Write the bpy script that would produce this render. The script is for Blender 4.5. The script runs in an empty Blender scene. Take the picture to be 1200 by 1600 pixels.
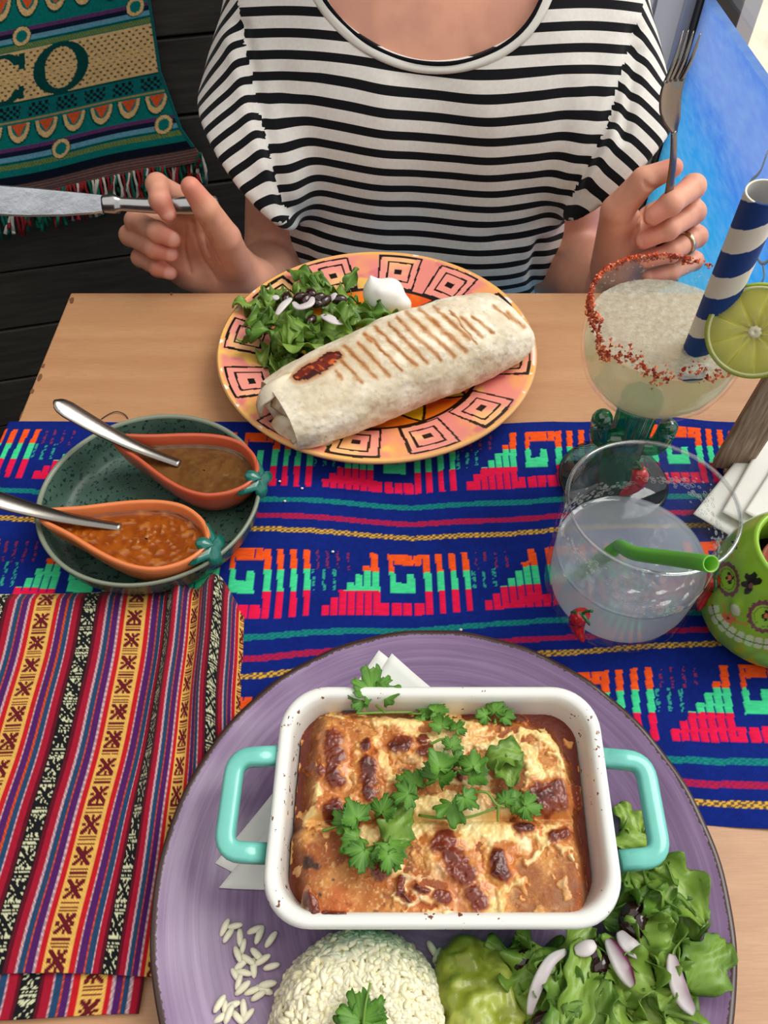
import bpy, math, random
import numpy as np
from mathutils import Vector, Matrix

S = bpy.context.scene
COL = S.collection
T = 0.75                      # height of the table top

# ---------------------------------------------------------------- camera
PITCH = math.radians(52.0); FPX = 1202.0; CAMH = 0.43
sp, cp = math.sin(PITCH), math.cos(PITCH)
cam = bpy.data.cameras.new('camera')
cam.sensor_fit = 'HORIZONTAL'; cam.sensor_width = 36.0; cam.lens = 36.0 * FPX / 1200.0
cam.clip_start = 0.01
camo = bpy.data.objects.new('camera', cam); COL.objects.link(camo)
camo.location = (0, 0, T + CAMH); camo.rotation_euler = (math.pi / 2 - PITCH, 0, 0)
S.camera = camo

# ---------------------------------------------------------------- world, sun, exposure
W = bpy.data.worlds.new('daylight'); S.world = W; W.use_nodes = True
bg = W.node_tree.nodes['Background']
bg.inputs['Color'].default_value = (1.0, 0.975, 0.94, 1); bg.inputs['Strength'].default_value = 0.95
sun = bpy.data.lights.new('sun', 'SUN'); sun.energy = 2.3; sun.angle = math.radians(38); sun.color = (1.0, 0.95, 0.88)
suno = bpy.data.objects.new('sun', sun); COL.objects.link(suno)
d = Vector((-0.62, -0.22, -0.95)); suno.rotation_euler = d.to_track_quat('-Z', 'Y').to_euler(); suno.location = (1.5, 1, 2.5)
S.view_settings.view_transform = 'Standard'; S.view_settings.look = 'None'
S.view_settings.gamma = 1; S.view_settings.use_curve_mapping = False
S.view_settings.exposure = 0.22
S.cycles.use_denoising = True
S.cycles.transparent_max_bounces = 24
S.cycles.max_bounces = 10
S.cycles.caustics_reflective = False; S.cycles.caustics_refractive = False

# ---------------------------------------------------------------- helpers: measuring
def PZ(x, y, z=0.0):          # point at height z above the table seen at a photo pixel
    u = (x - 600) / FPX; v = (800 - y) / FPX; zd = (CAMH - z) / (sp - v * cp)
    return np.array([u * zd, zd * (cp + v * sp), T + z])
def PY(x, y, Y):              # point at distance Y seen at a photo pixel
    u = (x - 600) / FPX; v = (800 - y) / FPX; zd = Y / (cp + v * sp)
    return np.array([u * zd, Y, T + CAMH - zd * (sp - v * cp)])
def proj(V):
    V = np.asarray(V, float); h = T + CAMH - V[..., 2]; zd = V[..., 1] * cp + h * sp
    return 600 + V[..., 0] / zd * FPX, 800 - (V[..., 1] * sp - h * cp) / zd * FPX

def C(r, g, b):
    def f(c):
        c /= 255.0
        return c / 12.92 if c <= 0.04045 else ((c + 0.055) / 1.055) ** 2.4
    return (f(r), f(g), f(b))
def CA(*a): return np.array(C(*a))
def mix(a, b, t):
    t = np.clip(np.asarray(t, float), 0, 1)[..., None]
    return a * (1 - t) + b * t
def sstep(a, b, x):
    t = np.clip((x - a) / (b - a), 0, 1); return t * t * (3 - 2 * t)

# value noise on numpy arrays
def vnoise(P, scale=1.0, seed=0):
    P = np.asarray(P, float) * scale + seed * 17.13
    i = np.floor(P).astype(np.int64); f = P - i; f = f * f * (3 - 2 * f)
    def h(ix, iy, iz):
        n = (ix * 374761393 + iy * 668265263 + iz * 2147483647 + seed * 974711) & 0xffffffff
        n = ((n ^ (n >> 13)) * 1274126177) & 0xffffffff
        return ((n ^ (n >> 16)) & 0xffff) / 65535.0
    r = 0
    for a in (0, 1):
        for b in (0, 1):
            for c in (0, 1):
                w = (f[..., 0] if a else 1 - f[..., 0]) * (f[..., 1] if b else 1 - f[..., 1]) * (f[..., 2] if c else 1 - f[..., 2])
                r = r + w * h(i[..., 0] + a, i[..., 1] + b, i[..., 2] + c)
    return r
def fbm(P, scale=1.0, seed=0, oct=3):
    r = 0; a = 0.5; tot = 0
    for k in range(oct):
        r = r + a * vnoise(P, scale * 2 ** k, seed + k * 5); tot += a; a *= 0.55
    return r / tot

# ---------------------------------------------------------------- helpers: meshes
def mk(name, V, F, mat=None, parent=None, smooth=True, col=None, uv=None, stripe=None, solid=0.0, bevel=0.0, origin=None, sub=0):
    V = np.asarray(V, np.float64)
    me = bpy.data.meshes.new(name)
    if origin is not None: V = V - np.asarray(origin, float)
    if isinstance(F, np.ndarray):
        n = F.shape[1]
        me.vertices.add(len(V)); me.vertices.foreach_set('co', V.astype(np.float32).ravel())
        me.loops.add(F.size); me.loops.foreach_set('vertex_index', F.astype(np.int32).ravel())
        me.polygons.add(len(F)); me.polygons.foreach_set('loop_start', np.arange(0, F.size, n, dtype=np.int32))
        me.update(calc_edges=True); me.validate()
    else:
        me.from_pydata([tuple(v) for v in V], [], [tuple(int(q) for q in f) for f in F]); me.update()
    if col is not None:
        a = me.color_attributes.new('Col', 'FLOAT_COLOR', 'POINT')
        cc = np.ones((len(V), 4), np.float32); cc[:, :3] = col
        a.data.foreach_set('color', cc.ravel())
    if stripe is not None:
        a = me.attributes.new('stripe', 'FLOAT', 'CORNER' if len(stripe) != len(V) else 'POINT'); a.data.foreach_set('value', np.asarray(stripe, np.float32))
    if smooth: me.polygons.foreach_set('use_smooth', np.ones(len(me.polygons), dtype=bool))
    if mat is not None: me.materials.append(mat)
    o = bpy.data.objects.new(name, me); COL.objects.link(o)
    if origin is not None: o.location = tuple(origin)
    if solid:
        m = o.modifiers.new('thick', 'SOLIDIFY'); m.thickness = solid; m.offset = 0
    if bevel:
        m = o.modifiers.new('bev', 'BEVEL'); m.width = bevel; m.segments = 2; m.limit_method = 'ANGLE'; m.angle_limit = math.radians(40)
    if sub:
        m = o.modifiers.new('sub', 'SUBSURF'); m.levels = sub; m.render_levels = sub
    if parent is not None: child(o, parent)
    return o
def child(o, parent):
    M = o.matrix_basis.copy()
    o.parent = parent
    pl = Matrix.LocRotScale(parent.location, parent.rotation_euler, parent.scale)
    o.matrix_parent_inverse = pl.inverted()
def tag(o, label, cat, group=None, kind=None):
    o['label'] = label
    if cat: o['category'] = cat
    if group: o['group'] = group
    if kind: o['kind'] = kind
    return o
def empty(name, loc, label, cat, group=None):
    o = bpy.data.objects.new(name, None); COL.objects.link(o); o.location = tuple(loc); o.empty_display_size = 0.02
    return tag(o, label, cat, group)

def gridF(nu, nv, closeu=False, closev=False):   # index = i*nv + j
    iu = np.arange(nu if closeu else nu - 1); iv = np.arange(nv if closev else nv - 1)
    I, J = np.meshgrid(iu, iv, indexing='ij'); I2 = (I + 1) % nu; J2 = (J + 1) % nv
    return np.stack([I * nv + J, I2 * nv + J, I2 * nv + J2, I * nv + J2], -1).reshape(-1, 4)
def grid(fn, nu, nv, closeu=False, closev=False):
    u = np.linspace(0, 1, nu, endpoint=not closeu); v = np.linspace(0, 1, nv, endpoint=not closev)
    U, Vv = np.meshgrid(u, v, indexing='ij')
    P = fn(U, Vv)
    return P.reshape(-1, 3), gridF(nu, nv, closeu, closev), U.ravel(), Vv.ravel()
def lathe(prof, seg=64, c=(0, 0, 0)):
    prof = np.asarray(prof, float); n = len(prof); a = np.linspace(0, 2 * np.pi, seg, endpoint=False)
    R = prof[:, 0]; Z = prof[:, 1]
    V = np.stack([R[None, :] * np.cos(a)[:, None], R[None, :] * np.sin(a)[:, None], np.broadcast_to(Z, (seg, n))], -1)
    return V.reshape(-1, 3) + np.asarray(c), gridF(seg, n, closeu=True)
def smooth_curve(pts, n):
    P = np.asarray(pts, float); m = len(P)
    d = np.r_[0, np.cumsum(np.linalg.norm(np.diff(P, axis=0), axis=1))]; t = np.linspace(0, d[-1], n)
    if m < 3: return np.stack([np.interp(t, d, P[:, k]) for k in range(P.shape[1])], 1)
    G = np.gradient(P, d, axis=0)
    i = np.clip(np.searchsorted(d, t, side='right') - 1, 0, m - 2); h = (d[i + 1] - d[i])[:, None]; s = ((t - d[i]) / (d[i + 1] - d[i]))[:, None]
    return ((2 * s ** 3 - 3 * s ** 2 + 1) * P[i] + (s ** 3 - 2 * s ** 2 + s) * h * G[i] + (-2 * s ** 3 + 3 * s ** 2) * P[i + 1] + (s ** 3 - s ** 2) * h * G[i + 1])
def tube(path, rad, seg=10, flat=1.0, up=(0, 0, 1), cap=True, closed=False, power=2.0):
    """swept tube; flat scales the size along `up`; power>2 makes a boxier section"""
    P = np.asarray(path, float); n = len(P); rad = np.broadcast_to(np.asarray(rad, float), (n,))
    if closed: Tn = np.roll(P, -1, 0) - np.roll(P, 1, 0)
    else: Tn = np.gradient(P, axis=0)
    Tn /= np.linalg.norm(Tn, axis=1)[:, None] + 1e-12
    up = np.broadcast_to(np.asarray(up, float), (n, 3))
    A = np.cross(up, Tn); l = np.linalg.norm(A, axis=1)[:, None]
    A = np.where(l > 1e-4, A / (l + 1e-12), np.cross(np.array([1.0, 0.03, 0.02]), Tn))
    A /= np.linalg.norm(A, axis=1)[:, None]
    B = np.cross(Tn, A)
    a = np.linspace(0, 2 * np.pi, seg, endpoint=False)
    ca, sa = np.cos(a), np.sin(a)
    if power != 2.0:
        ca = np.sign(ca) * np.abs(ca) ** (2 / power); sa = np.sign(sa) * np.abs(sa) ** (2 / power)
    V = P[:, None] + rad[:, None, None] * (A[:, None] * ca[None, :, None] + B[:, None] * sa[None, :, None] * flat)
    V = V.reshape(-1, 3); F = [tuple(f) for f in gridF(n, seg, closeu=closed, closev=True)]
    if cap and not closed:
        F.append(tuple(range(seg))); F.append(tuple(range((n - 1) * seg, n * seg))[::-1])
    return V, F
def join(parts):
    V = []; F = []; o = 0
    for v, f in parts:
        V.append(np.asarray(v)); F += [tuple(int(q) + o for q in ff) for ff in f]; o += len(v)
    return np.concatenate(V), F
def box(lo, hi):
    a, b = np.asarray(lo, float), np.asarray(hi, float)
    V = np.array([[(a, b)[i][0], (a, b)[j][1], (a, b)[k][2]] for i in (0, 1) for j in (0, 1) for k in (0, 1)])
    return V, [(0, 1, 3, 2), (4, 6, 7, 5), (0, 4, 5, 1), (2, 3, 7, 6), (0, 2, 6, 4), (1, 5, 7, 3)]
def rotz(V, a): c, s = math.cos(a), math.sin(a); return np.asarray(V) @ np.array([[c, s, 0], [-s, c, 0], [0, 0, 1]])
def polyd(px, py, pts):
    """distance from points to a polyline and the parameter along it"""
    best = np.full(np.shape(px), 1e9); par = np.zeros(np.shape(px)); pts = [np.asarray(q, float) for q in pts]
    for k in range(len(pts) - 1):
        a, b = pts[k], pts[k + 1]; ab = b - a; L = ab @ ab + 1e-12
        t = np.clip(((px - a[0]) * ab[0] + (py - a[1]) * ab[1]) / L, 0, 1)
        d = np.hypot(px - a[0] - t * ab[0], py - a[1] - t * ab[1])
        m = d < best; best = np.where(m, d, best); par = np.where(m, k + t, par)
    return best, par
def inpoly(px, py, poly):
    r = np.zeros(np.shape(px), bool); n = len(poly)
    for i in range(n):
        x1, y1 = poly[i]; x2, y2 = poly[(i + 1) % n]
        c = ((y1 > py) != (y2 > py)) & (px < (x2 - x1) * (py - y1) / ((y2 - y1) + 1e-12) + x1)
        r ^= c
    return r

# signed distance fields meshed with surface nets: gives continuous organic bodies
class Field:
    def __init__(s, lo, hi, h):
        s.lo = np.asarray(lo, float); s.h = h; s.n = np.ceil((np.asarray(hi) - s.lo) / h).astype(int) + 1
        s.D = np.full(tuple(s.n), 9.0, np.float32)
    def like(s):
        f = Field.__new__(Field); f.lo, f.h, f.n = s.lo, s.h, s.n; f.D = np.full(tuple(s.n), 9.0, np.float32); return f
    def box(s, lo, hi):
        a = np.clip(np.floor((np.asarray(lo) - s.lo) / s.h).astype(int), 0, s.n); b = np.clip(np.ceil((np.asarray(hi) - s.lo) / s.h).astype(int) + 1, 0, s.n)
        if np.any(b <= a): return None, None
        ax = [s.lo[k] + s.h * np.arange(a[k], b[k]) for k in range(3)]
        return tuple(slice(a[k], b[k]) for k in range(3)), np.stack(np.meshgrid(*ax, indexing='ij'), -1)
    def blend(s, sl, d, k):
        D = s.D[sl]
        h = np.clip(0.5 + 0.5 * (D - d) / k, 0, 1)
        s.D[sl] = np.where(D > 5, d, D * (1 - h) + d * h - k * h * (1 - h))
    def cap(s, a, b, ra, rb=None, k=0.01):
        rb = ra if rb is None else rb; a = np.asarray(a, float); b = np.asarray(b, float); m = max(ra, rb) + 3 * k + 3 * s.h
        sl, P = s.box(np.minimum(a, b) - m, np.maximum(a, b) + m)
        if sl is None: return
        ab = b - a; t = np.clip(((P - a) @ ab) / (ab @ ab + 1e-12), 0, 1)
        s.blend(sl, np.linalg.norm(P - a - t[..., None] * ab, axis=-1) - (ra + (rb - ra) * t), k)
    def chain(s, pts, rads, k=0.01):
        for i in range(len(pts) - 1): s.cap(pts[i], pts[i + 1], rads[i], rads[i + 1], k)
    def ell(s, c, r, k=0.01, R=None):
        c = np.asarray(c, float); r = np.asarray(r, float); m = r.max() + 3 * k + 3 * s.h
        sl, P = s.box(c - m, c + m)
        if sl is None: return
        Q = P - c
        if R is not None: Q = Q @ np.asarray(R)
        l = np.linalg.norm(Q / r, axis=-1); g = np.linalg.norm(Q / r ** 2, axis=-1) + 1e-9
        s.blend(sl, l * (l - 1) / g, k)
    def cut(s, d_fn, lo=None, hi=None, k=0.004):
        sl, P = s.box(s.lo if lo is None else lo, s.lo + s.n * s.h if hi is None else hi)
        d = -d_fn(P); D = s.D[sl]; h = np.clip(0.5 - 0.5 * (D - d) / k, 0, 1)
        s.D[sl] = D * (1 - h) + d * h + k * h * (1 - h)
    def mesh(s):
        D = s.D; nx, ny, nz = D.shape; sg = D < 0
        cnt = np.zeros((nx - 1, ny - 1, nz - 1), np.int8)
        for a in (0, 1):
            for b in (0, 1):
                for c in (0, 1): cnt += sg[a:nx - 1 + a, b:ny - 1 + b, c:nz - 1 + c]
        act = (cnt > 0) & (cnt < 8); idx = np.full(act.shape, -1, np.int64); cells = np.argwhere(act); idx[act] = np.arange(len(cells))
        P = np.zeros((len(cells), 3)); Wt = np.zeros(len(cells)); cr = [np.array(q) for q in np.ndindex(2, 2, 2)]
        for i in range(8):
            for j in range(i + 1, 8):
                if np.abs(cr[i] - cr[j]).sum() != 1: continue
                da = D[tuple((cells + cr[i]).T)]; db = D[tuple((cells + cr[j]).T)]; m = (da < 0) != (db < 0)
                t = np.clip(da[m] / (da[m] - db[m]), 0, 1)[:, None]
                P[m] += cr[i] + t * (cr[j] - cr[i]); Wt[m] += 1
        V = s.lo + (cells + P / Wt[:, None]) * s.h
        Q = []
        for ax in range(3):
            e1, e2 = np.eye(3, dtype=int)[(ax + 1) % 3], np.eye(3, dtype=int)[(ax + 2) % 3]
            s1 = [slice(1, -1)] * 3; s2 = [slice(1, -1)] * 3; s1[ax] = slice(0, -1); s2[ax] = slice(1, None)
            A = sg[tuple(s1)]; B = sg[tuple(s2)]
            g = np.argwhere(A != B); off = np.ones(3, int); off[ax] = 0
            if len(g) == 0: continue
            inside = A[tuple(g.T)]; g = g + off
            q = np.stack([idx[tuple((g - o).T)] for o in (0 * e1, e1, e1 + e2, e2)], 1)
            q[~inside] = q[~inside][:, ::-1]
            Q.append(q)
        return V, np.concatenate(Q)
    def ray(s, x, y):
        """first hit of the camera ray through a photo pixel"""
        o = np.array([0, 0, T + CAMH]); d = PY(x, y, 1.0) - o; d /= np.linalg.norm(d)
        t = np.arange(0.1, 2.0, s.h * 0.5); Q = o + t[:, None] * d; I = np.round((Q - s.lo) / s.h).astype(int)
        ok = np.all((I >= 0) & (I < s.n), 1); val = np.full(len(t), 9.0); val[ok] = s.D[tuple(I[ok].T)]
        k = np.argmax(val < 0)
        return Q[k] if val[k] < 0 else None
def laplace(V, F, it=2, lam=0.5):
    E = np.concatenate([F[:, [0, 1]], F[:, [1, 2]], F[:, [2, 3]], F[:, [3, 0]]]) if F.shape[1] == 4 else np.concatenate([F[:, [0, 1]], F[:, [1, 2]], F[:, [2, 0]]])
    cnt = np.bincount(E.ravel(), minlength=len(V))[:, None]
    for _ in range(it):
        Sx = np.stack([np.bincount(E[:, 0], V[E[:, 1], k], len(V)) + np.bincount(E[:, 1], V[E[:, 0], k], len(V)) for k in range(3)], 1)
        V = V + lam * (Sx / np.maximum(cnt, 1) - V)
    return V
def normals(V, F):
    n = np.cross(V[F[:, 2]] - V[F[:, 0]], V[F[:, -1]] - V[F[:, 1]]); N = np.zeros_like(V)
    for k in range(F.shape[1]):
        for a in range(3): N[:, a] += np.bincount(F[:, k], n[:, a], len(V))
    return N / (np.linalg.norm(N, axis=1)[:, None] + 1e-12)

# ---------------------------------------------------------------- helpers: materials
class NT:
    def __init__(s, name):
        s.m = bpy.data.materials.new(name); s.m.use_nodes = True; s.t = s.m.node_tree; s.n = s.t.nodes
        s.p = s.n['Principled BSDF']; s.out = s.n['Material Output']
    def node(s, ty, **kw):
        n = s.n.new(ty)
        for k, v in kw.items(): setattr(n, k, v)
        return n
    def link(s, a, b): s.t.links.new(a, b)
    def val(s, sock, v):
        if hasattr(v, 'is_linked') or isinstance(v, bpy.types.NodeSocket): s.link(v, sock)
        else: sock.default_value = v
    def math(s, op, a, b=0.0, c=0.0):
        n = s.node('ShaderNodeMath', operation=op); s.val(n.inputs[0], a); s.val(n.inputs[1], b); s.val(n.inputs[2], c); return n.outputs[0]
    def mixc(s, f, a, b, mode='MIX'):
        n = s.node('ShaderNodeMix', data_type='RGBA', blend_type=mode); s.val(n.inputs[0], f)
        for i, q in ((6, a), (7, b)): s.val(n.inputs[i], q if isinstance(q, bpy.types.NodeSocket) else (*q, 1) if len(q) == 3 else q)
        return n.outputs[2]
    def coord(s, kind='Object', scale=None):
        o = s.node('ShaderNodeTexCoord').outputs[kind]
        if scale is not None:
            mp = s.node('ShaderNodeMapping'); mp.inputs['Scale'].default_value = scale; s.link(o, mp.inputs[0]); o = mp.outputs[0]
        return o
    def noise(s, scale, detail=3, vec=None, rough=0.55):
        n = s.node('ShaderNodeTexNoise'); n.inputs['Scale'].default_value = scale; n.inputs['Detail'].default_value = detail; n.inputs['Roughness'].default_value = rough
        if vec is not None: s.link(vec, n.inputs['Vector'])
        return n.outputs[0]
    def ramp(s, f, stops):
        n = s.node('ShaderNodeValToRGB'); s.link(f, n.inputs[0]); e = n.color_ramp.elements
        while len(e) < len(stops): e.new(0.5)
        for k, (p, c) in enumerate(stops): e[k].position = p; e[k].color = (*c, 1)
        return n.outputs[0]
    def bump(s, h, strength=0.3, dist=0.001, prev=None):
        n = s.node('ShaderNodeBump'); n.inputs['Strength'].default_value = strength; n.inputs['Distance'].default_value = dist
        s.link(h, n.inputs['Height'])
        if prev is not None: s.link(prev, n.inputs['Normal'])
        return n.outputs[0]
def mat(name, base=(0.8, 0.8, 0.8), rough=0.5, attr=False, var=None, bump=None, metal=0.0, spec=0.5, coat=0.0, sss=0.0, sssr=(0.01, 0.004, 0.002), sheen=0.0, trans=0.0, transl=0.0):
    t = NT(name); p = t.p
    if attr:
        a = t.node('ShaderNodeVertexColor', layer_name='Col'); c = a.outputs[0]
    else:
        c = None; p.inputs['Base Color'].default_value = (*base, 1)
    if var:
        nz = t.noise(var[0], 4, t.coord('Object', var[2] if len(var) > 2 else None))
        lo, hi = 1 - var[1], 1 + var[1]
        f = t.math('MULTIPLY_ADD', nz, hi - lo, lo)
        cc = t.node('ShaderNodeCombineColor'); [t.link(f, cc.inputs[k]) for k in range(3)]
        c = t.mixc(1.0, c if c is not None else base, cc.outputs[0], 'MULTIPLY')
    if c is not None: t.link(c, p.inputs['Base Color'])
    p.inputs['Roughness'].default_value = rough; p.inputs['Metallic'].default_value = metal
    p.inputs['Specular IOR Level'].default_value = spec
    if coat: p.inputs['Coat Weight'].default_value = coat; p.inputs['Coat Roughness'].default_value = 0.08
    if sss:
        p.inputs['Subsurface Weight'].default_value = sss; p.inputs['Subsurface Radius'].default_value = sssr; p.inputs['Subsurface Scale'].default_value = 1.0
    if sheen: p.inputs['Sheen Weight'].default_value = sheen
    if trans: p.inputs['Transmission Weight'].default_value = trans
    if bump:
        nz = t.noise(bump[0], 4, t.coord('Object')); t.link(t.bump(nz, bump[1], bump[2]), p.inputs['Normal'])
    if transl:
        tr = t.node('ShaderNodeBsdfTranslucent'); mx = t.node('ShaderNodeMixShader'); mx.inputs[0].default_value = transl
        if c is not None: t.link(c, tr.inputs[0])
        else: tr.inputs[0].default_value = (*base, 1)
        t.link(p.outputs[0], mx.inputs[1]); t.link(tr.outputs[0], mx.inputs[2]); t.link(mx.outputs[0], t.out.inputs[0])
    return t.m
def glassmat(name, tint=(1, 1, 1), refl=0.06, rough=0.02, body=0.0, bodycol=(1, 1, 1), grain=0.0):
    """thin-walled glass: what lies behind shows through, the surface mirrors at grazing angles"""
    t = NT(name); t.n.remove(t.p)
    tr = t.node('ShaderNodeBsdfTransparent'); tr.inputs[0].default_value = (*tint, 1)
    gl = t.node('ShaderNodeBsdfGlossy'); gl.inputs['Roughness'].default_value = rough
    lw = t.node('ShaderNodeLayerWeight'); lw.inputs['Blend'].default_value = 0.25
    f = t.math('MINIMUM', t.math('MULTIPLY_ADD', t.math('POWER', lw.outputs['Facing'], 2.5), 0.38, refl), 1.0)
    mx = t.node('ShaderNodeMixShader'); t.link(f, mx.inputs[0]); t.link(tr.outputs[0], mx.inputs[1]); t.link(gl.outputs[0], mx.inputs[2]); res = mx.outputs[0]
    if body:
        df = t.node('ShaderNodeBsdfDiffuse'); df.inputs[0].default_value = (*bodycol, 1)
        tl = t.node('ShaderNodeBsdfTranslucent'); tl.inputs[0].default_value = (*bodycol, 1)
        ad = t.node('ShaderNodeMixShader'); t.link(df.outputs[0], ad.inputs[1]); t.link(tl.outputs[0], ad.inputs[2])
        m2 = t.node('ShaderNodeMixShader'); m2.inputs[0].default_value = body
        if grain: t.link(t.math('MULTIPLY_ADD', t.math('POWER', t.noise(grain, 5, t.coord('Object'), 0.7), 2.0), 1.5, body - .40), m2.inputs[0]); bn = t.bump(t.noise(grain, 5, t.coord('Object'), 0.7), .8, .002); t.link(bn, gl.inputs['Normal']); t.link(bn, df.inputs['Normal'])
        t.link(tr.outputs[0], m2.inputs[1]); t.link(ad.outputs[0], m2.inputs[2])
        t.link(m2.outputs[0], mx.inputs[1])
    t.link(res, t.out.inputs[0])
    return t.m
rng = np.random.default_rng(7)
# ================================================================ the setting
WALL_A = math.radians(14); WT = math.tan(WALL_A); WY0 = 1.13
def PW(x, y, off=0.0):        # photo pixel -> point on the plank wall (off = metres in front of it)
    u = (x - 600) / FPX; v = (800 - y) / FPX; zd = (WY0 - off / math.cos(WALL_A)) / (cp + v * sp - WT * u)
    return np.stack([u * zd, zd * (cp + v * sp), T + CAMH - zd * (sp - v * cp)], -1)

m_floor = mat('floor_tiles', C(96, 84, 74), 0.6, var=(9, 0.2))
fl = mk('floor', *box((-2.2, -1.6, -0.05), (0.43, 2.2, 0)), m_floor, smooth=False); tag(fl, 'dark brown floor under the table', None, kind='structure')
m_pave = mat('pavement', C(236, 205, 180), 0.8, var=(4, 0.35), bump=(30, 0.3, 0.004))
pv = mk('pavement', *box((0.47, -3, -0.05), (6, 8, -0.004)), m_pave, smooth=False); tag(pv, 'sunlit peach pavement outside the window', None, kind='structure')

# dark plank wall behind the guest, every plank its own piece
m_gap = mat('wall_gap', C(14, 13, 12), 0.9)
def wall_piece(x0, x1, z0, z1, y0, y1):
    V, F = box((x0, y0, z0), (x1, y1, z1)); return rotz(V, WALL_A) + np.array([0, WY0, 0]), F
wb = mk('wall_back', *wall_piece(-1.5, 0.32, 0, 2.25, 0.012, 0.05), m_gap, smooth=False); tag(wb, 'dark charcoal plank wall behind the guest', None, kind='structure')
tp = NT('charcoal_plank'); nz = tp.noise(14, 5, tp.coord('Object', (0.6, 3, 9)))
tp.link(tp.ramp(nz, [(0.3, C(50, 47, 42)), (0.7, C(74, 69, 62))]), tp.p.inputs['Base Color']); tp.p.inputs['Roughness'].default_value = 0.5
tp.link(tp.bump(tp.noise(22, 5, tp.coord('Object', (0.5, 3, 14))), 0.25, 0.002), tp.p.inputs['Normal'])
gaps = [PW(25, 592)[2], PW(44, 511)[2], PW(100, 413)[2], PW(350, 283)[2], PW(305, 179)[2], PW(300, 55)[2]]
pitch = (gaps[5] - gaps[0]) / 5
zs = [gaps[0] - pitch * k for k in range(6, 0, -1)] + gaps + [gaps[-1] + pitch * k for k in range(1, 16)]
zs = [z for z in zs if 0.0 < z < 2.25]; zs = [0.0] + zs
for k in range(len(zs) - 1):
    if zs[k + 1] - zs[k] < 0.02: continue
    mk('plank', *wall_piece(-1.5, 0.32, zs[k] + 0.002, zs[k + 1] - 0.002, -0.002 + 0.0012 * (k % 3), 0.014), tp.m, wb, smooth=False, bevel=0.002)

# glazed right-hand side: white jambs, black gasket, brown strip, blue painted panel, glass above it
XW = 0.42
m_jamb = mat('white_jamb', C(206, 214, 236), 0.45)
m_bounce = mat('jamb_bounce_light', C(238, 226, 190), 0.6)  # white jamb, its yellowish reflected light put into the colour
m_brown = mat('brown_strip', C(120, 98, 84), 0.6)
m_black = mat('black_gasket', C(22, 24, 28), 0.5)
def trim(n, y0, y1, z0, z1, m, label, x0=XW - 0.02, x1=XW + 0.05):
    tag(mk('trim_%d' % n, *box((x0, y0, z0), (x1, y1, z1)), m, smooth=False, bevel=0.003), label, None, kind='structure')
trim(1, 1.165, 1.283, 0.62, 2.2, m_jamb, 'pale white window jamb beside the blue panel')
trim(2, 1.283, 1.300, 0.62, 2.2, m_brown, 'narrow brown strip between two white jambs', XW - 0.012)
trim(3, 1.300, 1.62, 0.62, 2.2, m_jamb, 'wide pale jamb behind the striped sleeve')
trim(4, 1.138, 1.164, 0.0, 2.2, m_black, 'thin black gasket at the edge of the blue panel', XW - 0.006)
trim(5, 1.165, 1.62, 0.0, 0.618, m_bounce, 'lower white jamb beside the window with yellowish reflected light painted in')
wr = mk('wall_corner', *box((0.30, 1.63, 0.0), (0.47, 1.70, 2.2)), m_jamb, smooth=False); tag(wr, 'white wall corner behind the guest', None, kind='structure')
# window above the panel
w1 = mk('window_1', *join([box((XW - 0.01, -0.62, 2.1), (XW + 0.04, 1.136, 2.2)), box((XW - 0.01, -0.70, 0.0), (XW + 0.04, -0.62, 2.2))]), m_jamb, smooth=False)
tag(w1, 'white framed window beside the table', None, kind='structure')
m_pane = glassmat('window_glass', (0.97, 0.99, 1.0), 0.03, 0.01)
mk('pane', *box((XW + 0.012, -0.62, 0.815), (XW + 0.018, 1.136, 2.1)), m_pane, w1, smooth=False)
ps = mk('outside_post', *box((0.62, 1.66, 0), (0.72, 1.76, 2.0)), mat('grey_post', C(150, 156, 168), 0.6), smooth=False, bevel=0.004)
tag(ps, 'grey post outside beyond the top of the blue panel', 'post')

# blue painted panel: brushed cyan below, lavender above, white outlined shapes near the guest
tb = NT('blue_paint')
co = tb.coord('Object')
sx = tb.node('ShaderNodeSeparateXYZ'); tb.link(co, sx.inputs[0])
n1 = tb.noise(5, 4, tb.coord('Object', (1, 1.0, 2.6))); n2 = tb.noise(26, 5, tb.coord('Object', (1, 1.2, 5)))
f = tb.math('ADD', tb.math('MULTIPLY_ADD', sx.outputs[2], 3.6, -2.06), tb.math('ADD', tb.math('MULTIPLY_ADD', n1, 0.36, -0.18), tb.math('MULTIPLY_ADD', sx.outputs[1], -0.10, 0.09)))
base = tb.ramp(f, [(0.0, C(40, 205, 240)), (0.36, C(30, 190, 250)), (0.46, C(90, 165, 245)), (0.60, C(160, 186, 245)), (0.74, C(160, 186, 245)), (0.9, C(80, 150, 240))])
c2 = tb.mixc(tb.math('MINIMUM', tb.math('MULTIPLY', tb.math('POWER', n2, 1.6), 1.3), 1.0), base, C(190, 222, 252))
tb.link(c2, tb.p.inputs['Base Color']); tb.p.inputs['Roughness'].default_value = 0.45
tb.link(tb.bump(n2, 0.4, 0.002), tb.p.inputs['Normal'])
tl = tb.node('ShaderNodeBsdfTranslucent'); tb.link(c2, tl.inputs[0]); mxs = tb.node('ShaderNodeMixShader'); mxs.inputs[0].default_value = 0.78
tb.link(tb.p.outputs[0], mxs.inputs[1]); tb.link(tl.outputs[0], mxs.inputs[2]); tb.link(mxs.outputs[0], tb.out.inputs[0])
pan = mk('wall_painting', *box((XW - 0.004, -0.6, 0.02), (XW + 0.008, 1.137, 0.805)), tb.m, smooth=False)
tag(pan, 'bright blue brush-painted panel beside the window', 'panel')
m_wl = mat('white_paint', C(215, 240, 250), 0.5)
def on_panel(x, y):
    u = (x - 600) / FPX; v = (800 - y) / FPX; zd = (XW - 0.0055) / u
    return np.array([XW - 0.0055, zd * (cp + v * sp), T + CAMH - zd * (sp - v * cp)])
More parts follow.
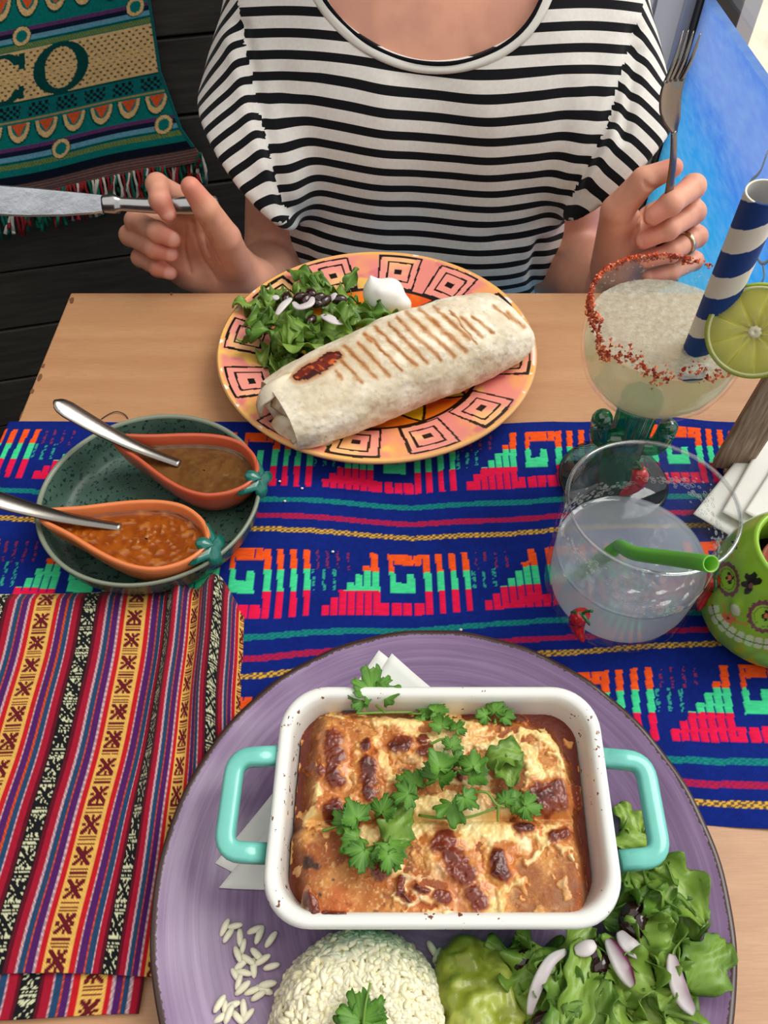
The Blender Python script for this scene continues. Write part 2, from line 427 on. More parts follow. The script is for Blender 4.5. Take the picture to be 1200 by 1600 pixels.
for pl in ([(1200, 235), (1188, 268), (1172, 285), (1165, 320), (1158, 352)], [(1172, 285), (1186, 300), (1200, 298)], [(1160, 372), (1178, 392), (1192, 412), (1205, 404)], [(1192, 412), (1194, 432), (1184, 452)], [(1185, 300), (1197, 330), (1206, 345)]):
    mk('painted_line', *tube(smooth_curve([on_panel(*q) for q in pl], 14), 0.0022, 6, flat=0.3, up=(1, 0, 0)), m_wl, pan)

m_int = mat('dark_interior', C(58, 46, 38), 0.8, var=(3, .3))
tag(mk('wall_front', *box((-2.2, -1.65, 0), (0.43, -1.6, 2.4)), m_int, smooth=False), 'dark interior wall behind the photographer', None, kind='structure')
tag(mk('wall_left', *box((-2.25, -1.6, 0), (-2.2, 2.2, 2.4)), m_int, smooth=False), 'dark interior wall on the left', None, kind='structure')

# ---------------------------------------------------------------- fringed textile hanging on the planks
def txr(s): return np.interp(s, [-260, 49, 165, 260, 305], [185, 235, 252, 285, 313])
def textile():
    ns, nx = 370, 330
    s = np.linspace(-250, 316, ns); u = np.linspace(0, 1, nx)
    Sg, Ug = np.meshgrid(s, u, indexing='ij'); X = -190 + Ug * (txr(Sg) + 190); Yp = Sg - 0.21 * X + 2.0 * np.sin(X / 38.0) * sstep(100, 300, Sg)
    off = 0.018 + 0.006 * np.sin(X / 55.0 + Sg / 200) + 0.004 * sstep(200, 300, Sg)
    V = PW(X, Yp, off).reshape(-1, 3)
    x = X.ravel(); q = Sg.ravel()
    teal = CA(10, 104, 98); navy = CA(16, 26, 44); tan = CA(200, 166, 112); purple = CA(88, 48, 92); lb = CA(92, 140, 160); ol = CA(112, 116, 40); dg = CA(6, 62, 58); org = CA(196, 80, 40); black = CA(20, 22, 24)
    c = np.tile(teal, (len(x), 1))
    def fill(m, k): c[m] = k
    for base in (0, 184):                    # the striped border repeats above and below the lettering
        fill((q > 50 + base) & (q < 56 + base), purple); fill((q >= 56 + base) & (q < 64 + base), navy); fill((q >= 64 + base) & (q < 72 + base), lb); fill((q >= 73 + base) & (q < 75 + base), dg); fill((q >= 76 + base) & (q < 83 + base), ol)
        fill((q > 76 + base) & (q < 83 + base) & (((x + q * 2) % 4) < 1.2), teal)
    def arcs(q0, h, x0):
        xx = (x - x0) % 43 - 21.5; d = np.hypot(xx / 17.5, (q - q0) / h)
        fill((d < 1.0) & (q > q0), tan); fill((d < 0.68) & (q > q0), teal); fill((np.abs(xx) < 12 * (1 - (q - q0) / (h * 0.72))) & (q > q0 + 1) & (q < q0 + 0.62 * h), org)
        fill((np.abs(d - 1.04) < 0.06) & (q > q0), dg)
    arcs(198, 30, 8); arcs(0, 34, 22)
    fill((q > 85) & (q < 164), tan)
    sp1 = (((x + 5 * np.floor(q / 6)) % 11) < 4) & ((q % 6) < 2.6) & (q > 88) & (q < 160); fill(sp1, CA(92, 74, 62))
    fill((q > 164) & (q < 167), dg); fill((q >= 167) & (q < 191), CA(12, 96, 96))
    ch = ((np.floor(x / 5) % 2) == (np.floor(q / 5) % 2)) & (q > 169) & (q < 190) & ((x % 44) < 32); fill(ch, black)
    fill((q > 192) & (q < 195), CA(150, 130, 80))
    def letter_o(cx, cq, rx, rq, ix, iq, gapC=False):
        y2 = q - 21 * 0; xr = x - cx; qr = q - cq
        o = (np.hypot(xr / rx, qr / rq) < 1) & ~(np.hypot(xr / ix, qr / iq) < 1)
        if gapC: o &= ~((xr > rx * 0.35) & (np.abs(qr) < rq * 0.48)); o |= (xr > rx * 0.60) & (xr < rx * 0.86) & (qr > -rq * 0.92) & (qr < -rq * 0.30) ; o |= (xr > rx * 0.62) & (xr < rx * 0.80) & (qr < rq * 0.86) & (qr > rq * 0.36)
        fill(o, dg)
    letter_o(95, 124, 43, 40, 25, 32); letter_o(5, 126, 40, 40, 20, 33, True)
    for cx, cq in ((95, 250), (256, 247), (34, 63), (211, 54), (-60, 248), (-120, 62)):
        d = np.hypot((x - cx) / 14, (q - cq) / 15); fill(d < 1.08, dg); fill(d < 0.98, tan); fill(d < 0.62, teal)
    fill((q > 279) & (q < 292), CA(14, 20, 34)); fill(q >= 292, CA(112, 84, 78)); fill((q >= 292) & ((q % 4) < 1.4), CA(70, 50, 48))
    edge = txr(q) - x; fill((edge < 5) & (q < 290), CA(20, 84, 84))
    c *= 1.45 * (0.78 + 0.44 * vnoise(np.stack([x, q * 1.0, 0 * x], -1), 0.45, 3))[:, None]
    F = gridF(ns, nx)
    o = mk('woven_throw', V, F, mat('throw_weave', rough=0.95, attr=True, spec=0.1, bump=(900, 0.35, 0.0008)), col=c, solid=0.003)
    tag(o, 'teal fringed throw with tan lettering band hanging on the dark planks', 'throw')
    P = []; cols = []
    fc = [CA(205, 196, 186), CA(150, 36, 40), CA(16, 92, 76), CA(196, 188, 178), CA(140, 40, 44), CA(30, 110, 90)]
    for k, xx in enumerate(np.linspace(-185, 312, 125)):
        s0 = 316; y0 = s0 - 0.21 * xx - 4; L = 52 - .04 * xx + 14 * rng.random(); dx = rng.normal(4, 5)
        pts = np.stack([PW(xx + dx * t * t + 3 * math.sin(5 * t + k), y0 + L * t, 0.022 + 0.012 * rng.random() * t) for t in np.linspace(0, 1, 6)])
        v, f = tube(pts, np.linspace(0.0018, 0.0026, 6), 6); P.append((v, f)); cols.append(np.tile(fc[int(rng.integers(6))], (len(v), 1)))
    for k in range(9):                          # knotted corner tassel
        a = rng.normal(0, 1)
        pts = np.stack([PW(313 + 10 * a * math.sin(2.4 * t) + 6 * t, 240 + 46 * t, 0.026 + 0.014 * rng.random()) for t in np.linspace(0, 1, 6)])
        v, f = tube(pts, 0.0026, 6); P.append((v, f)); cols.append(np.tile(fc[k % 6], (len(v), 1)))
    V, F = join(P); fr = mk('fringe', V, F, mat('fringe_yarn', rough=0.9, attr=True, spec=0.1), o, col=np.concatenate(cols)); fr['kind'] = 'stuff'
textile()

# ---------------------------------------------------------------- table
tw = NT('beech_veneer')
n0 = tw.noise(6, 4, tw.coord('Object', (0.8, 9, 1))); n1 = tw.noise(40, 5, tw.coord('Object', (1.6, 26, 1))); n2 = tw.noise(160, 2, tw.coord('Object', (0.5, 6, 1)))
cbase = tw.ramp(n0, [(0.3, C(188, 138, 96)), (0.7, C(206, 159, 115))])
c1 = tw.mixc(tw.math('MULTIPLY', n1, 0.75), cbase, C(152, 104, 70))
fl2 = tw.math('MULTIPLY', tw.math('GREATER_THAN', n2, 0.66), 0.35)
tw.link(tw.mixc(fl2, c1, C(158, 106, 70)), tw.p.inputs['Base Color']); tw.p.inputs['Roughness'].default_value = 0.42
tw.link(tw.bump(n1, 0.08, 0.0005), tw.p.inputs['Normal'])
XL, XR, YN, YF = -0.286, 0.395, -0.04, 0.590
tbl = empty('table', ((XL + XR) / 2, 0.28, 0), 'pale beech veneer table laid with food and drinks', 'table')
mk('table_top', *box((XL, YN, T - 0.025), (XR, YF, T)), tw.m, tbl, smooth=False, bevel=0.0015)
m_leg = mat('dark_leg', C(50, 44, 40), 0.5)
mk('apron', *join([box((XL + .05, YN + .05, T - .085), (XR - .05, YN + .07, T - .026)), box((XL + .05, YF - .12, T - .085), (XR - .05, YF - .10, T - .026)), box((XL + .05, YN + .07, T - .085), (XL + .07, YF - .12, T - .026)), box((XR - .07, YN + .07, T - .085), (XR - .05, YF - .12, T - .026))]), m_leg, tbl, smooth=False)
for lx in (XL + .035, XR - .08):
    for ly in (YN + .035, YF - .135): mk('leg', *box((lx, ly, 0), (lx + .045, ly + .045, T - .026)), m_leg, tbl, smooth=False, bevel=0.003)
m_chip = mat('chipped_edge', C(112, 74, 48), 0.8)
for (x, y, r) in ((112, 470, .0035), (62, 590, .003), (68, 572, .002), (50, 612, .0022), (31, 648, .0026), (268, 459, .0022)):
    p = PZ(x, y); a = np.linspace(0, 2 * np.pi, 9, endpoint=False); rr = r * (0.6 + 0.6 * rng.random(9))
    top = np.stack([np.clip(p[0] + rr * np.cos(a) * .7, XL + .0003, XR), np.clip(p[1] + rr * np.sin(a) * 1.5, 0, YF - .0003), np.full(9, T + 0.0003)], 1); bot = top - [0, 0, .0006]
    mk('edge_chip', np.concatenate([top, bot]), [tuple(range(9))] + [(k, k + 9, (k + 1) % 9 + 9, (k + 1) % 9) for k in range(9)], m_chip, tbl, smooth=False)
# ================================================================ blue table runner with embroidered fret bands
def fret(u, v):
    """colour index of the band: 0 blue, 1 orange, 2 green, 3 red, 4 faint red, 5 faint green; u in periods, v 0 top .. 1 bottom"""
    x = (u % 1.0) * 598.0; k = np.zeros(x.shape, int)
    zone = np.where(v < 0.31, 1, np.where(v < 0.63, 2, 3)); on = np.zeros(x.shape, bool)
    inb = (v >= 0) & (v <= 1)
    for a, b in ((128, 155), (178, 202), (228, 252), (278, 302)): on |= (x > a) & (x < b)
    on |= (x < 18) & (v < 0.33) | (x > 20) & (x < 92) & (v < 0.18) | (x > 96) & (x < 126) & (v < 0.18)
    hook = ((x < 23) & (v > .33) & (v < .65)) | ((x < 93) & (v > .48) & (v < .65)) | ((x > 63) & (x < 92) & (v > .33) & (v < .65))
    on |= hook
    for a, b in ((-37, -7), (3, 38), (44, 78), (84, 122)):
        on |= (((x > a) & (x < b)) | ((x - 598 > a) & (x - 598 < b))) & (v > .81)
    for j, v0 in enumerate((.85, .74, .62, .50, .37, .22, .0)):
        a = 346 + j * 31; on |= (x > a) & (x < a + 27) & (v > v0) & (v < 1.0)
    k = np.where(on & inb, np.where(hook, 2, zone), 0)
    for a in (331, 368, 408, 448): k = np.where((k == 0) & (np.abs(x - a) < 5) & (v > 0) & (v < .30), 4, k)
    for a in (314, 353, 392): k = np.where((k == 0) & (np.abs(x - a) < 6) & (v > .30) & (v < .62), 5, k)
    return k
def runner():
    a = np.linspace(-0.40, 0.388, 860); b = np.linspace(0.104, 0.4245, 366)
    A, B = np.meshgrid(a, b, indexing='ij')
    bow = 0.003 * np.sin(A * 21) + 0.0012 * np.sin(A * 63 + 1)
    far = np.interp(A, [-.3, -.28, -.15, .05, .13, .18, .2, .24, .3, .4], [.4238, .4245, .4235, .4195, .4232, .4215, .4215, .424, .425, .425])
    near = np.interp(A, [-.4, 0, .145, .19, .4], [.112, .118, .1245, .1205, .109])
    Y = near + (far - near) * (B - 0.104) / (0.4245 - 0.104)
    y1 = np.interp(A, [-.4, -.2613, -.15, 0.02, .1159, .25, .4], [.336, .3291, .322, .3115, .3195, .3215, .322])
    y2 = np.interp(A, [-.4, -.2, -.076, .0993, .1995, .4], [.205, .205, .207, .2251, .2286, .236])
    y3 = np.interp(A, [-.4, -.1, .145, .192, .4], [.114, .118, .134, .1313, .122])
    y0 = y1 + np.interp(A, [-.3, -.2, .05, .2], [.100, .104, .112, .108])
    Yw = Y + bow * 0.4
    ph = np.where(Yw > y1, 1 - (Yw - y1) / (y0 - y1), np.where(Yw > y2, 2 - (Yw - y2) / (y1 - y2), np.where(Yw > y3, 3 - (Yw - y3) / (y2 - y3), 3 + (y3 - Yw) / .0965)))
    fr = ph % 1.0
    sh = 0.010 * np.sin(Y * 30) * 0.25 + 0.012 * (fr - .4) * np.interp(A, [-.3, 0, .1, .3], [.3, .2, -.3, -.9])
    u = (A - 0.0017 - sh) / 0.1061; v = (fr - 0.145) / 0.49
    k = fret(u, v)
    P3 = np.stack([A, Y, 0 * A], -1)
    blue = CA(12, 36, 122); c = np.empty(A.shape + (3,)); c[:] = blue
    c = mix(c, CA(10, 26, 96), fbm(P3, 60, 3, 3) * 0.8)
    # threads
    warp = (np.sin(A * 2 * np.pi / 0.0021) * np.sin(Y * 2 * np.pi / 0.0021))
    c *= (1 + 0.22 * warp + 0.30 * (vnoise(P3, 700, 9) - .5))[..., None]
    jag = vnoise(P3, 900, 4)
    for i, col in ((1, CA(236, 84, 28)), (2, CA(64, 204, 140)), (3, CA(222, 22, 70))):
        m = (k == i); tw_ = 0.80 + 0.34 * vnoise(np.stack([A * 300, Y * 1300, 0 * A], -1), 1, i)
        c[m] = (col * tw_[..., None])[m]
    m = (k == 4) & (jag > .5); c[m] = CA(128, 40, 72); m = (k == 5) & (jag > .45); c[m] = CA(48, 150, 130)
    dash = (np.floor(A / 0.0021) + np.floor(Y / 0.0013)) % 2 > 0
    for pc, hw, col in ((.75, .021, CA(22, 128, 116)), (.885, .021, CA(178, 26, 58))):
        m = np.abs(fr - pc) < hw; c[m & dash] = col; c[m & ~dash] = col * .55 + blue * .35
    m = (fr > .975) | (fr < .014); c[m & dash] = CA(214, 166, 62); c[m & ~dash] = CA(96, 74, 60)
    # height: gentle ripples, raised embroidery, drop over the left table edge
    z = 0.0016 + 0.0008 * np.sin(A * 26 + Y * 9) + 0.0005 * np.sin(A * 55 - Y * 40) + 0.00045 * (k > 0) * (k < 4) + 0.0002 * (vnoise(P3, 800, 2) - .5)
    z += 0.0075 * np.exp(-((A - .205) / .035) ** 2) * sstep(.395, .422, Y)
    z = np.maximum(z, 0.0004)
    X = A.copy(); e = XL - 0.004; R = 0.004
    s = np.clip(e - A, 0, None); th = np.minimum(s / R, np.pi / 2); drop = np.clip(s - R * np.pi / 2, 0, None)
    X = np.where(s > 0, e - R * np.sin(th) * 1.0 + 0 * drop, A); Z = np.where(s > 0, z - R * (1 - np.cos(th)) - drop, z) + T
    X = X - 0.15 * drop * np.abs(np.sin(Y * 30))
    V = np.stack([X, Y, Z], -1).reshape(-1, 3)
    o = mk('table_runner', V, gridF(len(a), len(b)), mat('runner_weave', rough=0.9, attr=True, spec=0.12), col=c.reshape(-1, 3))
    tag(o, 'royal blue woven table runner with orange, green and red fret bands', 'table runner')
runner()
# loose thread by the green plate
tag(mk('loose_thread', *tube(smooth_curve([PZ(158, 655, .0006), PZ(170, 647, .0012), PZ(182, 643, .0015), PZ(194, 647, .001), PZ(200, 654, .0006)], 16), 0.0004, 5), mat('thread', C(60, 40, 60), 0.9)), 'thin dark loose thread on the wood above the green plate', 'thread')

# ================================================================ striped napkin
def napkin():
    bw0 = -0.182; per = 0.0585
    seq = [('k', 0, 9.5), ('m', 9.5, 13.5), ('c', 13.5, 21), ('w', 21, 23.5), ('t', 23.5, 29.5), ('o', 29.5, 31.5), ('p', 31.5, 38.5), ('w', 38.5, 41), ('r', 41, 47), ('y', 47, 60)]   # half period (scaled to 60)
    colr = {'k': CA(22, 22, 26), 'm': CA(96, 16, 34), 'c': CA(168, 22, 48), 'w': CA(214, 176, 184), 't': CA(38, 70, 106), 'o': CA(224, 84, 40), 'p': CA(82, 32, 100), 'r': CA(198, 26, 36), 'y': CA(232, 182, 92)}
    def color(a, b, P3):
        q = np.abs(((a - bw0) / per + 0.5) % 1.0 - 0.5) * 120.0
        c = np.zeros(a.shape + (3,))
        for n, s0, s1 in seq: c[(q >= s0) & (q <= s1 + 1e-6)] = colr[n]
        # woven figures: crosses and bars
        t = (b / 0.0156) % 1.0; side = ((a - bw0) / per + 0.5) % 1.0 - 0.5
        pk = side * 120 / 8.5
        cell = np.abs(t - 0.36) / 0.30; star = (cell < 1) & (np.abs(np.abs(pk) - cell) < .30) | (cell < .28) & (np.abs(pk) < .28) | (cell < 1) & (np.abs(pk) < .16) & (cell > .5) | (cell < .18) & (np.abs(pk) > .55)
        bars = (t > .70) & (((t - .70) / .075) % 1 < .5)
        thr = vnoise(np.stack([a * 2200, b * 900, 0 * a], -1), 1, 5)
        inK = q < 8.2
        fig = np.where(t < .68, ~star, bars) & inK & (thr > .40); c[fig] = CA(214, 214, 176)
        py_ = (120 - q * 2) / 2 / 9.0 * np.sign(side); yy = q > 50.5
        stary = (cell < 1) & (np.abs(np.abs(py_) - cell) < .34) | (cell < .3) & (np.abs(py_) < .3) | (cell < 1) & (np.abs(py_) < .17) & (cell > .5) | (cell < .18) & (np.abs(py_) > .55)
        figy = np.where(t < .68, stary, ~bars) & yy & (thr > .12); c[figy] = CA(104, 22, 34)
        wv = np.sin(a * 2 * np.pi / .0016) * np.sin(b * 2 * np.pi / .0016)
        tw_ = (c.sum(-1) > 0)
        dsh = ((np.floor(b / .0016) + np.floor(a / .0009)) % 2 > 0) & ((q > 21) & (q < 23.5) | (q > 38.5) & (q < 41) | (q > 29.5) & (q < 31.5)); c[dsh] *= 0.62
        return c * .80 * (1 + .22 * wv + .24 * (vnoise(P3, 900, 8) - .5))[..., None]
    m = mat('napkin_weave', rough=0.92, attr=True, spec=0.12, sheen=0.1)
    # the folded-under layer peeks out at the near side
    na, nb = 300, 60
    A, B = np.meshgrid(np.linspace(-.37, -.1185, na), np.linspace(.0350, .075, nb), indexing='ij')
    V = np.stack([A + .004 * np.sin(B * 40), B + .0015 * np.sin(A * 40), T + .0035 + .0008 * np.sin(A * 60) + 0 * A], -1)
    # top layer with the rolled fold on the right
    na2, nb2 = 470, 300
    a = np.linspace(-.37, -.035, na2); b = np.linspace(0, 1, nb2); A2, B2 = np.meshgrid(a, b, indexing='ij')
    t = sstep(0.0, 0.75, 1 - B2)                        # 1 at the far edge, 0 at the near edge
    w = A2 + 0.137                                      # beyond here the cloth gathers into the fold
    g = np.clip(w, 0, None)
    comp = 0.26 + 0.22 * t; X = np.where(w > 0, -0.137 + g * (1 - comp), A2)
    k = g / .102
    Z = .0065 + t * (0.0125 * np.exp(-((g - .022) / .010) ** 2) + .0140 * np.exp(-((g - .066) / .016) ** 2)) * (w > -.02) + .0018 * np.exp(-((A2 + .26) / .02) ** 2) * np.sin(B2 * 9) ** 2
    Z += .0010 * np.sin(A2 * 70 + B2 * 6) * .6 + .0006 * np.sin(B2 * 22)
    Z -= .0052 * sstep(.08, .102, g) * t
    # drift of the stripes, far edge slightly slanted
    Xs = X + (-.005 * (1 - B2) + .005 * np.sin(B2 * 4.5) * .6 - .001)
    Yf = .264 + .004 * sstep(-.30, -.12, A2) + .0035 * np.exp(-((g - .066) / .02) ** 2) - .012 * sstep(.07, .102, g); Yn = .0512 + .0012 * np.sin(A2 * 30)
    Y = Yf + (Yn - Yf) * B2
    Z = np.where(B2 < .03, Z - (0.03 - B2) * .12, Z)
    V2 = np.stack([Xs, Y, T + Z], -1)
    c2 = color(A2, B2 * .2135, V2)
    keep = ~((Xs > .03))
    o = mk('cloth_napkin', V2.reshape(-1, 3), gridF(na2, nb2), m, col=c2.reshape(-1, 3), solid=0.0012)
    tag(o, 'red striped woven cloth napkin with black-white and yellow figured bands', 'napkin')
    mk('under_layer', V.reshape(-1, 3), gridF(na, nb), m, o, col=color(A - .0105, B, V).reshape(-1, 3), solid=0.0012)
napkin()
# ================================================================ plates
def polar_noise_mat(name, stops, rim_r, rimcol, rough=0.3):
    t = NT(name); s = t.node('ShaderNodeSeparateXYZ'); t.link(t.coord('Object'), s.inputs[0])
    r = t.math('SQRT', t.math('ADD', t.math('POWER', s.outputs[0], 2.0), t.math('POWER', s.outputs[1], 2.0)))
    a = t.math('ARCTAN2', s.outputs[1], s.outputs[0])
    v = t.node('ShaderNodeCombineXYZ'); t.link(t.math('MULTIPLY', r, 330.0), v.inputs[0]); t.link(t.math('MULTIPLY', t.math('SINE', a), 1.1), v.inputs[1]); t.link(t.math('MULTIPLY', t.math('COSINE', a), 1.1), v.inputs[2])
    n = t.noise(1.0, 5, v.outputs[0], 0.62); n2 = t.noise(60, 3, t.coord('Object'))
    c = t.ramp(n, stops)
    v2 = t.node('ShaderNodeCombineXYZ'); t.link(t.math('MULTIPLY', t.math('SINE', a), 70.0), v2.inputs[0]); t.link(t.math('MULTIPLY', t.math('COSINE', a), 70.0), v2.inputs[1])
    jag = t.math('MULTIPLY_ADD', t.noise(1.0, 2, v2.outputs[0]), 0.0030, -0.0015)
    f = t.math('GREATER_THAN', t.math('ADD', r, jag), rim_r)
    t.link(t.mixc(f, c, rimcol), t.p.inputs['Base Color']); t.p.inputs['Roughness'].default_value = rough
    t.link(t.bump(n, 0.12, 0.0008), t.p.inputs['Normal'])
    return t.m
PC = np.array([0.0275, 0.0885, T + 0.0035])
m_purple = polar_noise_mat('lavender_glaze', [(0.25, C(104, 76, 112)), (0.5, C(126, 98, 136)), (0.8, C(152, 126, 162))], 0.1362, C(62, 40, 36), 0.28)
prof = [(0.0, 0.0022), (0.070, 0.0022), (0.078, 0.0), (0.084, 0.0), (0.087, 0.003), (0.105, 0.0072), (0.125, 0.0130), (0.1365, 0.0178), (0.1392, 0.0198), (0.1388, 0.0212), (0.1365, 0.0208), (0.128, 0.0178), (0.115, 0.0128), (0.100, 0.0086), (0.088, 0.0068), (0.070, 0.0062), (0.03, 0.0060), (0.0, 0.0060)]
V, F = lathe(prof, 220, PC)
V[:, 2] += 0.0004 * np.sin(np.arctan2(V[:, 1] - PC[1], V[:, 0] - PC[0]) * 23) * (np.hypot(V[:, 0] - PC[0], V[:, 1] - PC[1]) > 0.13)
tag(mk('dinner_plate', V, F, m_purple, origin=PC), 'large lavender glazed plate with a dark brown rim', 'plate')

# speckled green plate
GC = np.array([-0.1573, 0.3285, T + 0.0032])
tg = NT('speckled_glaze'); vo = tg.noise(330, 2, tg.coord('Object')); nb_ = tg.noise(40, 3, tg.coord('Object'))
sg = tg.node('ShaderNodeSeparateXYZ'); tg.link(tg.coord('Object'), sg.inputs[0])
cg = tg.mixc(tg.math('GREATER_THAN', vo, 0.60), tg.ramp(nb_, [(0.3, C(50, 76, 66)), (0.7, C(70, 96, 84))]), C(26, 48, 46))
tg.link(tg.mixc(tg.math('GREATER_THAN', sg.outputs[2], 0.0262), cg, C(128, 136, 118)), tg.p.inputs['Base Color']); tg.p.inputs['Roughness'].default_value = 0.26
prof = [(0.0, 0.002), (0.054, 0.002), (0.056, 0.0), (0.060, 0.0), (0.066, 0.004), (0.0715, 0.014), (0.0742, 0.0255), (0.0745, 0.0275), (0.0732, 0.0285), (0.0715, 0.0268), (0.0690, 0.0160), (0.0650, 0.0085), (0.060, 0.0056), (0.05, 0.0050), (0.0, 0.0050)]
V, F = lathe(prof, 128, GC); tag(mk('small_plate', V, F, tg.m, origin=GC), 'small speckled dark green plate with a raised edge', 'plate')

# hand-painted plate under the burrito
FC = np.array([-0.0058, 0.4915, T + 0.0008])
def painted_plate():
    R = 0.1286
    top = [(0.0, 0.0078), (0.05, 0.0078), (0.072, 0.0085), (0.080, 0.0105), (0.09, 0.0135), (0.105, 0.0172), (0.12, 0.0208), (0.1275, 0.0222)]
    tr_ = np.array(top); nr, na = 190, 900
    r = np.linspace(0.0, 0.1275, nr); z = np.interp(r, tr_[:, 0], tr_[:, 1]); a = np.linspace(0, 2 * np.pi, na, endpoint=False)
    Rg, Ag = np.meshgrid(r, a, indexing='ij')
    x = (Rg * np.cos(Ag)).ravel(); y = (Rg * np.sin(Ag)).ravel(); rr = Rg.ravel() / R; aa = np.degrees(Ag.ravel())
    P3 = np.stack([x, y, 0 * x], -1)
    n1 = fbm(P3, 34, 1); n2 = fbm(P3, 55, 6)
    pink = CA(232, 140, 128); peach = CA(240, 164, 104); yel = CA(244, 196, 96); mag = CA(214, 112, 124)
    c = mix(np.tile(pink, (len(x), 1)), peach, sstep(.40, .60, n1)); c = mix(c, mag, sstep(.58, .72, n2) * .8); c = mix(c, yel, sstep(.62, .74, fbm(P3, 48, 11)) * .9)
    c = mix(c, yel, sstep(.955, .99, rr) * .7)
    blk = CA(22, 14, 14)
    for k, ac in enumerate((80, 53, 24, -8, -41, -69, -98, -127, -158, 173, 141, 112)):
        da = (aa - ac + 180) % 360 - 180
        lx = np.radians(da) * (rr * .45 + .84 * .55) * R; ly = (rr - .822) * R
        rt = (0.04 * math.sin(k * 2.1)); lx, ly = lx * math.cos(rt) - ly * math.sin(rt), lx * math.sin(rt) + ly * math.cos(rt)
        wob = .0007 * (n2 - .5) * 4
        m = np.maximum(np.abs(lx) * 1.02, np.abs(ly) * 1.02) + wob * .35
        m2 = np.maximum(np.abs(lx + .0006) * 1.0, np.abs(ly - .0004)) + wob * .35
        hw = .0178
        ins = m < hw; c[ins] = mix(np.tile(CA(236, 150, 136), (ins.sum(), 1)), CA(246, 188, 130), sstep(.45, .6, n1[ins]))
        thick = .0009 + .0006 * (n1 > .5)
        c[np.abs(m - hw) < thick] = blk; c[np.abs(m2 - .0103) < .00085] = blk; c[(np.abs(lx) < .0036) & (np.abs(ly) < .0028)] = blk
    # sun in the well: yellow ground, orange points, black outlines
    wr_ = 0.668
    well = rr < wr_; c[well] = mix(np.tile(CA(244, 204, 20), (well.sum(), 1)), CA(236, 182, 30), n1[well])
    sec = (aa + 6) % 30 - 15; wdt = np.radians(np.abs(sec)) * rr
    d = (wr_ - rr) * 0.50 - np.abs(wdt) * -1.0
    tri = (rr > .44) & (rr < wr_) & (np.abs(sec) < 15 * (rr - .44) / (wr_ - .44))
    c[tri] = mix(np.tile(CA(242, 128, 26), (tri.sum(), 1)), CA(226, 84, 30), sstep(.4, .65, n2[tri]))
    edge = np.abs(np.abs(sec) - 15 * (rr - .44) / (wr_ - .44)) * np.pi / 180 * rr < .011; c[edge & (rr > .43) & (rr < wr_)] = blk
    c[np.abs(rr - wr_) < .009] = blk
    chip = fbm(P3, 90, 21); c[(rr > .975) & (chip > .66)] = CA(244, 238, 228)
    V = np.stack([x, y, np.interp(Rg.ravel(), r, z)], -1) + FC
    F = gridF(nr, na, closev=True)
    t = mat('painted_glaze', rough=0.24, attr=True, coat=0.25)
    o = mk('painted_plate', V, F, t, origin=FC, col=c)
    tag(o, 'hand-painted coral plate with nested black squares under the burrito', 'plate')
    und = [(0.1275, 0.0222), (0.1290, 0.0215), (0.1286, 0.0195), (0.118, 0.0155), (0.10, 0.0105), (0.084, 0.0062), (0.078, 0.0042), (0.076, 0.002), (0.070, 0.002), (0.068, 0.0042), (0.0, 0.0045)]
    V2, F2 = lathe(und, 128, FC); mk('underside', V2, F2, mat('plate_underside', C(226, 170, 110), 0.4), o)
painted_plate()

# ================================================================ gourd-shaped sauce bowls with salsa and spoons
def outline(tip, end, ws, n=120):
    tip = np.asarray(tip[:2]); end = np.asarray(end[:2]); ax = end - tip; L = np.linalg.norm(ax); ax /= L; nn = np.array([-ax[1], ax[0]])
    tk = np.array([0, .03, .10, .22, .36, .50, .64, .78, .90, .97, 1.0]); wk = np.array(ws) * 1.0
    half = []
    th = np.linspace(0, np.pi, n // 2 + 1); t = (1 - np.cos(th)) / 2
    w = np.interp(t, tk, wk)
    w = np.convolve(np.r_[w[:1].repeat(2), w, w[-1:].repeat(2)], np.ones(5) / 5, 'valid'); w[0] = w[-1] = 0
    up = tip + ax * (t * L)[:, None] + nn * w[:, None]; dn = tip + ax * (t * L)[:, None] - nn * w[:, None]
    P = np.concatenate([dn, up[-2:0:-1]]); cen = tip + ax * L * .62
    for _ in range(3): P = .5 * P + .25 * (np.roll(P, 1, 0) + np.roll(P, -1, 0))
    return P, cen, ax
